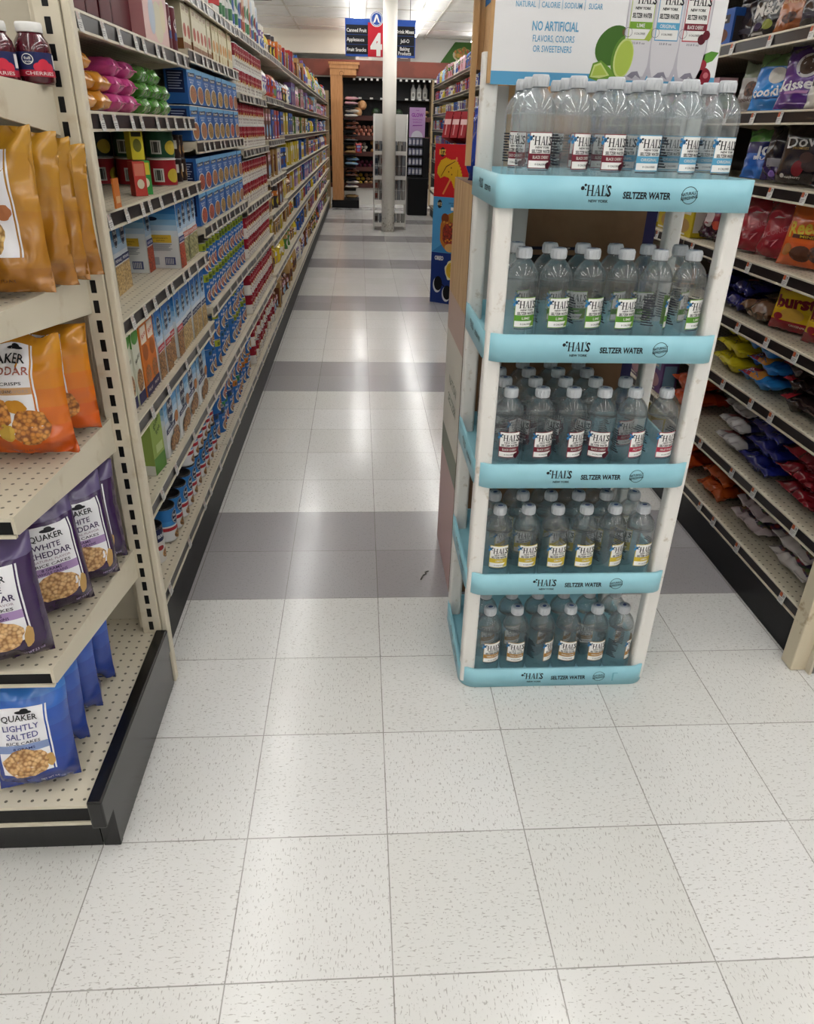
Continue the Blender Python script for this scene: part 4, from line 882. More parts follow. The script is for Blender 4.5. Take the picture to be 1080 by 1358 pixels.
    rb = candy('h', .19, .19, .042, ['7c1420', '861824', '901c28'], [('t', 'cherry', 0, .05, .02, .1, 'c87880', .02), ('p', [(.02, .01), (.07, .03), (.05, .06)], 'c86a70')], 53, .008)
    og = candy('f', .19, .19, .044, ['c8481a', 'd0501c', 'b83c18'], [('r', -.08, .03, .08, .05, 'a83418'), ('t', 'CRUNCH', 0, .08, .016, .1, '7a2a14')], 54, .01)
    z = Z[1]
    lie(og, 2.79, z + .006, .060, 2, 'orange candy bag lying behind rack post'); lie(sv, 2.36, z, .052, 3, 'silver and navy candy bag lying crumpled'); lie(db, 2.14, z, .054, 3, 'navy blue candy bag lying crumpled'); lie(rb, 1.92, z, .054, 3, 'dark red candy bag lying flat'); lie(rb, 1.72, z, .05, 1, 'dark red candy bag at the shelf end')
    # base
    ob = candy('i', .18, .20, .042, ['b8501c', 'a8481a', 'd8d0c8'], [('t', 'crisps', 0, .05, .016, .1, 'e0b080', .02), ('r', -.07, .09, .07, .1, '7a2c14')], 55, .01)
    mx = candy('a', .20, .22, .044, [MIXC and 'b8a8a8', '8a7a80', '7a6a70', 'd8d6d2'], [('r', -.085, .02, .085, .12, MIXC), ('e', .04, .13, .014, .014, '8aa83a'), ('e', -.04, .12, .03, .02, '6a2a3a'), ('r', -.05, .18, .05, .19, 'e8e6e2')], 56, .008)
    m2 = candy('aa', .21, .22, .044, ['b8b0ac', '9a8a88', '7a3a3a', 'dcdad6'], [('r', -.09, .02, .09, .14, MIXC), ('e', .05, .1, .024, .022, '4a8a3a'), ('e', .0, .1, .022, .02, 'b04a2a'), ('e', -.05, .15, .03, .012, 'c8a060')], 57, .008)
    z = Z[0]
    lie(ob, 2.40, z, .052, 3, 'brown-orange candy bag lying on the lowest deck'); lie(og, 2.68, z + .004, .062, 2, 'orange candy bag on lowest deck behind rack'); lie(mx, 2.12, z, .052, 3, 'clear mixed candy bag with white header'); lie(m2, 1.87, z, .052, 3, 'clear mixed candy bag near the end post')
candies()

def far_right():
    rnd = random.Random(9)
    for k in range(1, 10):
        y0, y1 = RY[k] + .01, RY[k + 1] - .01; sh = [.17] + (RSH if k < 2 else RFAR)
        for j, z in enumerate(sh):
            if k in (2, 3, 4) and (j < 4 or j > 5): continue
            if k > 4 and j < 3: continue
            kind = rnd.choice(['carton', 'bag', 'can', 'carton']); names = [rnd.choice(['white', 'pale blue', 'purple', 'pink', 'yellow', 'red', 'tan', 'blue', 'black']) + ' ' + kind for _ in range(4)]
            if k == 1 and j in (4, 5): kind = 'carton'; names = ['blue carton', 'yellow carton']
            if j == 7 and k > 5: names = ['yellow bag', 'white can', 'red carton', 'black carton']
            ht = {'carton': .14, 'can': .11, 'bottle': .182, 'bag': .215}[kind]; gap = (sh[j + 1] - z - .06) if j < 8 else .26
            sc_ = min(1.7, (gap - .035) / ht); st = .13 if k > 4 else .2; cnt = Count(); y = y0; pr = pickset(names); run = cur = 0
            while y + st <= y1 + .02:
                if run <= 0: cur = (cur + 1) % len(pr); run = rnd.choice([2, 3, 4])
                run -= 1; p, d, c, dp = pr[cur]
                put(p, (RX + .012 + dp / 2 + rnd.uniform(.0, .03), y + st / 2, z + .001), (0, 0, rad(-90 + rnd.uniform(-4, 4))), '%s, %s of them, %s, right run, %s' % (d, cnt(d), 'shelf ' + NUM[j + 1], BAYN[k]), c, '%ss, shelf %s, right run, %s' % (d, NUM[j + 1], BAYN[k]), (st / .11 * (.74 if c == 'bag' else .95), 1, sc_ * ht / HTS[c]))
                y += st
far_right()

# ------------------------------------------------------------------ the seltzer rack
TRAYW = speck_mat('worn_blue_tray', '94c9d6', '86bccb', 4, .38, .45, .65)
POLE = speck_mat('scuffed_white_pole', 'e0ddd8', 'c2b8ab', 40, .5, .60, .72)
RXL, RXR, RYF, RYB = .272, .800, 1.556, 1.925
TZ = [.062, .371, .679, .987, 1.301]
def rrect(x0, y0, x1, y1, r, n=5):
    pts = []
    for cx, cy, a0 in ((x1 - r, y0 + r, -90), (x1 - r, y1 - r, 0), (x0 + r, y1 - r, 90), (x0 + r, y0 + r, 180)):
        for k in range(n + 1): a = rad(a0 + 90 * k / n); pts.append((cx + r * math.cos(a), cy + r * math.sin(a)))
    return pts
def rack():
    off = ((RXL + RXR) / 2, (RYF + RYB) / 2, 0)
    rt = empty('display_rack', off); tag(rt, 'white and pale blue five-tier bottle rack standing in the aisle', 'display rack')
    for i, zt in enumerate(TZ):
        h = .062; r = .045 if i < 4 else .02
        o = rrect(RXL, RYF, RXR, RYB, r); q = rrect(RXL + .006, RYF + .006, RXR - .006, RYB - .006, r - .005); n = len(o); s = B()
        m = TRAYW
        z0 = zt - h + .001
        s.v += [(x, y, z0) for x, y in o] + [(x, y, zt) for x, y in o] + [(x, y, zt) for x, y in q] + [(x, y, zt - .040) for x, y in q]
        for k in range(n):
            j = (k + 1) % n
            s.face((k, j, n + j, n + k), m, True); s.face((n + k, n + j, 2 * n + j, 2 * n + k), m); s.face((2 * n + k, 2 * n + j, 3 * n + j, 3 * n + k), m, True)
        s.face(tuple(range(n - 1, -1, -1)), m); s.face(tuple(range(3 * n, 4 * n)), m)
        t = s.obj('tray', rt, off)
        p = B(); S = plane(((RXL + RXR) / 2, RYF, zt - .031), (1, 0, 0), (0, 0, 1), (0, -1, 0)); k = 1.0 if i > 3 else .96
        p.hals(S, -.060 * k, .006, .020, INK, .0006); p.text(S, 'NEW YORK', -.058 * k, -.013, .0052, INK, .0006, .040, .03)
        p.text(S, 'SELTZER WATER', .040, -.001, .0125, INK, .0006, .098, .035, 0)
        p.ring(S, .127, .001, .0165, .0012, INK, .0006); p.text(S, 'NATURALLY', .127, .0045, .0058, INK, .0009, .034, .02, .18); p.text(S, 'REFRESHING', .127, -.0035, .0058, INK, .0009, .034, .02, .18)
        S2 = plane((RXL, (RYF + RYB) / 2, zt - .031), (0, -1, 0), (0, 0, 1), (-1, 0, 0))
        p.hals(S2, -.02, .004, .018, INK, .0006); p.text(S2, 'SELTZER WATER', .07, 0, .010, INK, .0006, .08, .03)
        if i == 0:
            p.poly(S, [(.165, -.016), (.169, -.016), (.169, .010), (.180, .010), (.180, .0125), (.165, .0125)], P('7dbdd0'), .0006)
        p.obj('printed_front', t, off)
    for (x, y) in ((RXL + .022, RYF + .034), (RXR - .022, RYF + .034), (RXL + .022, RYB - .034), (RXR - .022, RYB - .034)):
        zt = 1.26 if y < 1.7 else 1.53
        B().prism(rrect(x - .019, y - .019, x + .019, y + .019, .008, 3), 'z', .012, zt, POLE).obj('pole', rt, off)
    # header board on the rear poles
    hd = B(); hw = mat('header_board_white', 'dcdbdc', .55); hd.box(.292, 1.862, 1.468, .800, 1.870, 1.98, hw); ho = hd.obj('header_board', rt, off)
    S = plane((.296, 1.862, 1.48), (1, 0, 0), (0, 0, 1), (0, -1, 0)); p = B(); bl, bt = P('5fa8d4'), P('6cb0d8')
    p.patch(S, -.004, -.012, .504, .014, bl, .0005)
    for t, x, w in (('ALL', .062, .026), ('0', .116, .010), ('0', .165, .010), ('0', .214, .010)): p.text(S, t, x, .158, .018, bt, .0008, w, .01)
    for t, x, w in (('NATURAL', .062, .043), ('CALORIE', .116, .040), ('SODIUM', .165, .038), ('SUGAR', .214, .031)): p.text(S, t, x, .138, .0105, bt, .0008, w, .01)
    for x in (.0905, .141, .190): p.patch(S, x - .0005, .130, x + .0005, .175, bt, .0006)
    p.text(S, 'NO ARTIFICIAL', .131, .100, .0175, bt, .0008, .102, .02); p.text(S, 'FLAVORS, COLORS', .129, .077, .0125, bt, .0008, .092, .01); p.text(S, 'OR SWEETENERS', .128, .058, .0125, bt, .0008, .086, .01)
    G1, G2, G3 = P('456f28'), P('b4c955'), P('d9e39a')
    p.ell(S, .262, .068, .042, .034, G1, .0007, 28, 0, .75); p.ell(S, .285, .094, .006, .007, P('6a5a34'), .0008, 10)
    p.ell(S, .286, .046, .024, .042, P('5f8a30'), .0010, 24, 0, -.12); p.ell(S, .289, .045, .0215, .038, P('cfdc8a'), .0012, 24, 0, -.12); p.ell(S, .290, .045, .019, .034, G2, .0014, 24, 0, -.12)
    p.poly(S, [(.216, .006), (.222, .034), (.240, .040), (.262, .026), (.274, .010), (.255, .004), (.235, .001)], P('6f9a34'), .0011); p.poly(S, [(.219, .008), (.225, .031), (.240, .036), (.262, .012), (.240, .006)], P('cfdc8a'), .0013); p.poly(S, [(.223, .010), (.228, .028), (.240, .032), (.256, .013)], G2, .0015)
    LFT = [(.318, .0, 'b9cf5a', '7fae3a', 'LIME'), (.440, .0, 'c02c3c', '7a2434', 'BLACK CHERRY'), (.378, .0, '5fa8d4', '5fb0d8', 'ORIGINAL')]
    for cx, dz, a, c, t in LFT:
        w = .033; o_ = .0014 if t == 'ORIGINAL' else .0009
        p.poly(S, [(cx - w, .025), (cx - w * .8, .004), (cx + w * .8, .004), (cx + w, .025), (cx + w, .21), (cx + w * .6, .28), (cx - w * .6, .28), (cx - w, .21)], P('c3bfc9'), o_)
        p.poly(S, [(cx - w * .8, .03), (cx - w * .6, .012), (cx + w * .6, .012), (cx + w * .8, .03), (cx + w * .93, .07), (cx + w * .93, .26), (cx - w * .93, .26), (cx - w * .93, .07)], P('dedbe0'), o_ + .0002)
        p.poly(S, [(cx - w * .5, .012), (cx - w * .1, .007), (cx + w * .1, .014), (cx + w * .5, .007), (cx + w * .2, .022), (cx - w * .2, .02)], P('8a8694'), o_ + .0004)
        p.patch(S, cx - .026, .080, cx + .026, .20, P(a), o_ + .0004); p.patch(S, cx - .0245, .082, cx + .0245, .20, WHITE, o_ + .0006)
        p.patch(S, cx - .0245, .1005, cx + .0245, .1135, P(c), o_ + .0008); p.text(S, t, cx, .107, .007, WHITE, o_ + .001, .036 if len(t) > 6 else .018)
        p.text(S, '0 CALORIES', cx, .092, .0038, INK, o_ + .001, .024); p.text(S, 'SELTZER WATER', cx, .125, .0085, INK, o_ + .001, .043, .03); p.text(S, 'NEW YORK', cx, .138, .005, INK, o_ + .001, .034, .03); p.hals(S, cx + .006, .154, .0165, INK, o_ + .001)
        p.text(S, '33.8 fl oz', cx, .0745, .004, P('7a7684'), o_ + .0006, .028); p.ring(S, cx - .026, .094, .009, .0008, P('6a6674'), o_ + .001)
        if t == 'LIME': p.poly(S, [(cx + .012, .082), (cx + .026, .108), (cx + .028, .086), (cx + .022, .078)], G2, o_ + .0012)
        if t[0] == 'B': p.ell(S, cx + .018, .085, .009, .010, P('5a1424'), o_ + .0012); p.ell(S, cx + .027, .093, .008, .009, P('6a1a2a'), o_ + .0013)
    p.poly(S, [(.463, .045), (.470, .058), (.486, .064), (.503, .062), (.492, .046), (.476, .040)], P('5f9a3a'), .0009)
    p.ell(S, .476, .014, .018, .019, P('8c1c2e'), .0009); p.ell(S, .468, .038, .012, .010, P('a02a3a'), .001); p.ell(S, .482, .018, .006, .006, P('c86a74'), .0012); p.ell(S, .452, .006, .008, .010, P('4a0e1a'), .0008)
    p.obj('printed_face', ho, off)
    # folded card easel that carries the board: tan cut edges, pale faces
    tan = mat('kraft_card_edge', 'b58f63', .8)
    for x0, x1, z0 in ((.300, .318, 1.0), (.352, .366, 1.0)):
        B().box(x0, 1.95, z0, x1, 1.972, 1.80, tan).obj('easel_leg', rt, off)
    B().box(.318, 1.953, .96, .425, 1.97, 1.47, mat('easel_face_grey', 'bdbab6', .6)).obj('easel_panel', rt, off)
    e = B().box(.284, 1.862, 1.47, .292, 1.95, 1.98, tan); e.box(.258, 1.935, 1.30, .270, 1.955, 1.98, tan); e.box(.270, 1.945, 1.50, .292, 1.95, 1.98, tan); e.obj('board_edge', ho, off)
    B().box(.283, 1.874, 1.62, .2838, 1.95, 1.98, P('2f78b8')).obj('edge_strip', ho, off)
rack()

GLASS = glass_mat()
BH = .212
def bottle(flavour, c, acc, t, n=24):
    s = B(); r = .0362
    out = [(.001, .004), (.012, .003), (.022, 0), (.029, .001), (r * .97, .010), (r, .020), (r, .042), (r * .985, .047), (r * .985, .117), (r, .122), (r, .140), (r * .985, .151), (r * .93, .161), (r * .83, .170), (r * .66, .179), (r * .47, .186), (.0133, .190), (.0130, .196)]
    s.lathe(out, GLASS, n)
    # air space above the water: its wall faces the air inside
    air = [(.001, .147), (r * .945, .147), (r * .935, .152), (r * .88, .161), (r * .78, .169), (r * .60, .178), (r * .42, .185), (.0108, .189), (.0105, .194), (.001, .194)]
    b = len(s.v)
    for rr, z in air:
        for k in range(n): s.v.append((rr * math.cos(2 * PI * k / n), rr * math.sin(2 * PI * k / n), z))
    for i in range(len(air) - 1):
        for k in range(n):
            j = (k + 1) % n; s.face((b + (i + 1) * n + k, b + (i + 1) * n + j, b + i * n + j, b + i * n + k), GLASS, True)
    o = s.obj('seltzer_bottle', link=False)
    S = cyl(r * .985); p = B()
    lb = mat('seltzer_label_paper', 'ecebe8', .45)
    p.patch(S, -.024, .050, .026, .114, P(acc), .0003, 10, 1); p.patch(S, -.0225, .0515, .0245, .1125, lb, .0006, 10, 1)
    p.patch(S, -.0225, .0640, .0245, .0765, P(c), .0008, 10, 1); p.text(S, t, .002, .0702, .0055, P('f2efe6'), .0011, .034 if len(t) > 6 else .018)
    p.hals(S, .004, .099, .0155, INK, .0011); p.text(S, 'NEW YORK', .004, .0875, .0038, INK, .0011, .031, .03); p.text(S, 'SELTZER WATER', .002, .0805, .0058, INK, .0011, .040, .03)
    p.text(S, '0 CALORIES', .003, .0575, .0034, INK, .0011, .026); p.ell(S, -.0215, .1035, .0035, .004, P('3f8ac4'), .0011); p.ell(S, -.0255, .0985, .003, .0035, P('3f8ac4'), .0011); p.ell(S, -.0262, .108, .002, .0022, P('3f8ac4'), .0011)
    if flavour in ('lime', 'lemon'): p.poly(S, [(.012, .053), (.0245, .074), (.0245, .053)], P(acc), .0012)
    if 'cherry' in flavour: p.ell(S, .018, .055, .006, .0065, P('4a1020'), .0013); p.ell(S, .024, .060, .005, .006, P('5c1626'), .0014)
    dk = P('3a3c44')
    for u0 in (.046, -.078):       # dark small print on the back of the wrap
        for k in range(11): p.patch(S, u0, .056 + k * .0052, u0 + .028 - .004 * (k % 4), .0588 + k * .0052, dk, .0004, 5, 1)
    p.patch(S, -.0226 + .0, .0462, .022, .0480, P('4a4c55'), .0004, 6, 1)
    p.obj('label', o, link=False)
    cm = mat('bottle_cap_grey', 'b9bcc0', .45)
    cp = B(); rc = .0165; m = 28
    prof = [(rc, .191), (rc * 1.02, .193), (rc, .208), (rc * .9, .2115), (.001, .2118)]
    cp.lathe(prof, cm, m, cap=False)
    for k in range(0, m, 2):
        a = 2 * PI * k / m; x, y = rc * 1.01 * math.cos(a), rc * 1.01 * math.sin(a)
        cp.tube((x, y, .194), (x, y, .207), .0009, cm, 4)
    T = top(.2118); cp.ring(T, 0, 0, .0115, .001, P('5a6a94'), .0002, 16); cp.ell(T, 0, 0, .007, .005, P('4a5a8a'), .0003, 12)
    cp.lathe([(.0145, .186), (.0155, .187), (.0155, .189), (.0145, .190)], GLASS, 16)
    cp.obj('cap', o, link=False)
    return o
def seltzers():
    fl = {'cherry': bottle('black cherry', '7a2434', '8a2030', 'BLACK CHERRY'), 'orig': bottle('original', '5fb0d8', '6ab4da', 'ORIGINAL'), 'lime': bottle('lime', '5f9e32', '7fae3a', 'LIME'),
          'punch': bottle('punch', 'b8304a', 'c84058', 'FRUIT PUNCH'), 'lemon': bottle('lemon', 'e0c440', 'dfc84a', 'LEMON'), 'vanilla': bottle('vanilla', 'b98a4a', 'c8a060', 'VANILLA CREAM')}
    NM = {'cherry': 'dark red', 'orig': 'sky blue', 'lime': 'green', 'punch': 'bright red', 'lemon': 'yellow', 'vanilla': 'tan'}
    tn = ['bottom', 'second', 'middle', 'fourth', 'top']
    plan = {0: (['vanilla'] * 6, 2, 0), 1: (['lemon'] * 6, 3, 0), 2: (['cherry'] * 4 + ['punch'] * 2, 4, 1), 3: (['lime'] * 6, 2, 0), 4: (['cherry'] * 3 + ['orig'] * 3, 3, 0)}
    rnd = random.Random(3)
    turn = {(4, 0): 10, (4, 1): 30, (4, 2): 8, (4, 3): 2, (4, 4): 22, (4, 5): 12, (3, 0): 12, (3, 1): 12, (3, 2): 26, (3, 3): 14, (3, 4): 75, (3, 5): 30, (2, 2): 24, (2, 3): -14, (2, 4): 28, (2, 5): 16, (1, 4): 30, (1, 3): 4, (0, 2): 46, (0, 3): -6, (0, 5): 58, (0, 0): 14}
    for t, (cols, rows, cut) in plan.items():
        for r in range(rows):
            for c in range(6):
                if cut and ((r >= 1 and c == 5) or (r >= 2 and c >= 4)): continue
                x = RXL + .0783 + c * .0743 + rnd.uniform(-.0004, .0004); y = RYF + .054 + r * .0775 + rnd.uniform(-.001, .001)
                if c in (0, 5) and r == 0: y += .0
                if r == rows - 1 and y > RYB - .08 and c in (0, 5): continue
                a = turn.get((t, c), rnd.uniform(-2, 14)) if r == 0 else rnd.uniform(-60, 60)
                put(fl[cols[c]], (x, y, TZ[t] - .0398), (0, 0, rad(a)), 'clear seltzer bottle, %s label, %s from left, %s row, %s tray' % (NM[cols[c]], ORD[c], ['front', 'second', 'third', 'rear'][r], tn[t]), 'bottle', 'seltzer bottles on the %s tray' % tn[t])
seltzers()

# ------------------------------------------------------------------ shipper displays standing behind the rack
def shippers():
    br = speck_mat('brown_cardboard', '6f5238', '65492f', 5, .8); bk = P('1a1714')
    off = (.545, 2.22, 0); rt = empty('cardboard_display', off); tag(rt, 'brown cardboard display stand behind the rack, wood grain printed left side', 'display stand')
    s = B(); x0, x1, y0, y1, h = .290, .76, 2.03, 2.42, 1.25
    s.box(x0 + .003, y0 + .001, 0, x1, y1, h, br); s.obj('body', rt, off)
    w = B(); S = plane((x0 + .003, y1, 0), (0, -1, 0), (0, 0, 1), (-1, 0, 0)); D = y1 - y0
    wood = speck_mat('printed_wood_grain', 'cfae80', 'b08658', 6, .5, .4, .65, (8, 8, .8)); pinkm = P('b98a86')
    w.patch(S, 0, .92, D, h, wood, .001); w.patch(S, 0, .80, D, .92, P('d8bcae'), .001); w.patch(S, 0, .47, D, .80, P('f0eadc'), .001); w.patch(S, 0, .38, D, .47, P('8f9480'), .001); w.patch(S, 0, 0, D, .38, P('e0bcb8'), .001)
    w.text(S, 'SELTZER', D * .55, .60, .03, P('6a7a5a'), .0015, .2); w.text(S, 'NATION', D * .55, .66, .03, P('6a7a5a'), .0015, .18)
    w.obj('printed_side', rt, off)
    c = B(); T = plane((0, y0 + .001, 0), (1, 0, 0), (0, 0, 1), (0, -1, 0))
    c.poly(T, [(.37, 1.085), (.60, 1.085), (.635, 1.06), (.64, 1.0), (.37, 1.0)], bk, .0008); c.patch(T, .37, 1.098, .60, 1.106, P('14122a'), .0008); c.text(T, 'THIS SIDE UP', .53, 1.102, .005, P('c8b8a0'), .0012, .07)
    c.patch(T, .40, .88, .62, .97, P('3a2a1c'), .0008); c.obj('hand_cutout', rt, off)
    B().box(x1, y0 + .002, 0, x1 + .03, y1, 1.28, P('221f4a')).obj('navy_side_wing', rt, off)
    # blue foil bags on top
    S_, Sb = bag_surf(.2, .20, .09, 77, crump=.012); q = B(); bag_body(q, S_, Sb, .2, .20, lambda t: F('1e3a9c'), 12, 12); fb = q.obj('foil_bag', link=False)
    for k, (x, y) in enumerate(((.36, 2.16), (.40, 2.33))): put(fb, (x, y, h), (rad(-6), 0, rad(-60)), 'blue foil snack bag on the brown display, %s' % ['nearer the header board', 'behind the nearer bag'][k], 'snack bag', 'blue foil bags')
    off = (.65, 3.3, 0); rt = empty('cardboard_display', off); tag(rt, 'tall cardboard display with blue top and tan side, leaning header', 'display stand')
    B().box(.50, 3.1, 0, .92, 3.5, 1.30, br).obj('body', rt, off)
    s = B().prism([(3.12, 1.28), (3.16, 1.28), (3.34, 2.0), (3.30, 2.0)], 'x', .47, .90, mat('kraft_card_tan', 'a87c4c', .7))
    s.patch(plane((.469, 0, 0), (0, 1, 0), (0, 0, 1), (-1, 0, 0)), 3.23, 1.70, 3.335, 2.0, P('2a5a94'), .001); s.obj('header_board', rt, off)
    for i, (x, z, c, n) in enumerate(((.80, 1.0, '1f3f9a', 'blue'), (.84, .7, 'a8202c', 'red'))): pass
    for i, (y, c, n) in enumerate(((2.70, 'a01c28', 'red'), (2.78, '3a62a8', 'blue'), (2.86, '8a2030', 'dark red'))):
        p = carton('tall_carton', .07, .3, .05, c, [('r', -.03, .1, .03, .2, 'd8d0c8')], [('r', -.02, .1, .02, .2, 'd8d0c8')])
    # round-the-corner stand of crackers and cookies further down the aisle
    ang = rad(-36); o = empty('cookie_display', (.765, 6.60, 0), ang); tag(o, 'cardboard floor display, red over light blue over navy panels', 'display stand')
    Wd = .31; R1, R2, R3 = 'c01c24', '4f9cd0', '1c3478'
    B().box(-Wd / 2, 0, 0, Wd / 2, .34, 1.27, P('8a1a20')).obj('body', o)
    for z0, z1, c, nm in ((0, .43, R3, 'navy_panel'), (.43, .875, R2, 'light_blue_panel'), (.875, 1.275, R1, 'red_panel')):
        s = B().box(-Wd / 2 - .004, -.008, z0 + .001, Wd / 2 + .004, 0, z1, hm(c)); F_ = plane((0, -.008, 0), (.73, 0, 0), (0, 0, 1), (0, -1, 0))
        if z0 == 0:
            s.text(F_, 'OREO', -.11, .385, .034, WHITE, .0012, .12, .04)
            s.ell(F_, .06, .29, .082, .082, P('e6dfae'), .001, 40, .06); s.ell(F_, .06, .29, .066, .066, P('d8b030'), .0016, 28); s.ring(F_, .06, .29, .045, .004, P('b8942a'), .002, 24); s.text(F_, 'OREO', .06, .288, .012, P('b08c22'), .002, .04)
            for cx, cz in ((-.11, .17), (.02, .10)): s.ell(F_, cx - .012, cz - .014, .058, .066, P('dfe4ea'), .001, 28); s.ell(F_, cx, cz, .056, .062, P('0f0e14'), .0016, 28)
            s.poly(F_, [(-.07, .165), (-.02, .145), (-.02, .155), (-.07, .178)], P('0f0e14'), .0018); s.poly(F_, [(.07, .115), (.115, .12), (.115, .13), (.07, .128)], P('0f0e14'), .0018)
        elif c == R2:
            s.ell(F_, -.13, .82, .03, .034, P('2a2420'), .001); s.text(F_, 'RITZ', -.13, .82, .022, P('d8c8a0'), .0016, .06, .03)
            s.text(F_, 'DIPS INTO THE', .05, .83, .012, INK, .001, .12); s.text(F_, 'FUN', .05, .812, .012, INK, .001, .05); s.patch(F_, .02, .775, .06, .80, WHITE, .001); s.patch(F_, .065, .78, .11, .786, WHITE, .001); s.patch(F_, .065, .790, .10, .796, WHITE, .001)
            s.ell(F_, .02, .60, .135, .155, P('b06a2c'), .001, 30, .03); s.ell(F_, .02, .585, .10, .095, food_mat('melted_filling_print', '7a1c10', '9c2c14', '4a100a', 60), .0016, 26, .05)
            s.ell(F_, .03, .475, .07, .035, P('d8a868'), .002, 20); s.ell(F_, -.05, .71, .05, .04, P('7a3a1c'), .0018, 20); s.ell(F_, .06, .72, .055, .045, P('9a7a2c'), .0018, 20)
            for a in range(5): s.ell(F_, -.06 + .04 * a, .68 - .004 * a * a, .018, .01, P('d08a3c'), .0022, 10)
            for a in range(6): s.ell(F_, -.03 + .025 * a, .53 + .01 * (a % 2), .014, .007, P('d88a3a'), .0022, 10)
            s.poly(F_, [(-.21, .435), (-.08, .50), (.21, .435)], P('3a7fb4'), .0006)
        else:
            s.ell(F_, -.12, 1.215, .034, .036, P('2a2420'), .001); s.text(F_, 'RITZ', -.12, 1.215, .036, P('e0b84a'), .0016, .085, .04)
            Y = P('d8a824'); c0 = (-.06, 1.075)    # cracker umbrella
            pts = [(-.165, 1.055)]
            pts = [(-.17, 1.06), (-.165, 1.10), (-.13, 1.145), (-.07, 1.165), (.0, 1.15), (.06, 1.155), (.11, 1.10), (.145, 1.03), (.155, .96), (.13, .935), (.09, .935), (.05, .96), (.02, 1.005), (-.03, 1.035), (-.09, 1.045), (-.135, 1.03)]
            s.poly(F_, pts, Y, .001)
            for i in range(len(pts)):
                a, b_ = pts[i], pts[(i + 1) % len(pts)]
                for k in range(3): s.ell(F_, a[0] + (b_[0] - a[0]) * k / 3, a[1] + (b_[1] - a[1]) * k / 3, .012, .012, Y, .0011, 8)
            s.poly(F_, [(-.132, 1.035), (-.126, 1.033), (-.06, 1.105), (.05, 1.148), (.048, 1.153), (-.066, 1.112)], P('5a3a14'), .0016)
            for q in ((.0, 1.10), (-.03, 1.07), (.01, 1.05)): s.ell(F_, q[0], q[1], .007, .007, P('5a3a14'), .0016, 10)
            s.poly(F_, [(.078, .96), (.084, .96), (.09, 1.09), (.084, 1.09)], P('8a6a1c'), .0016)
            s.poly(F_, [(-.012, 1.02), (.008, 1.015), (-.085, .895), (-.105, .90)], P('e08a4a'), .0013); s.ell(F_, .065, 1.165, .012, .018, P('e08a5a'), .0013, 10)
        s.obj(nm, o)
    p = carton('cracker_carton', .066, .2, .16, '94141e', [('r', -.030, .1, .030, .14, 'd8b4b0'), ('r', -.01, .02, .0, .1, 'c88a88')], [('r', -.07, .12, .07, .15, 'c06a6c'), ('r', -.07, .165, .07, .18, 'c8888a')])
    for k in range(4):
        q = Vector((-.112 + k * .075, .14, 1.297)); q.rotate(Matrix.Rotation(ang, 3, 'Z')); q += Vector((.765, 6.60, 0))
        put(p, q, (rad(-16), 0, ang), 'red cracker carton leaning on the display top, %s from left' % ORD[k], 'carton', 'cracker cartons on the display')
shippers()

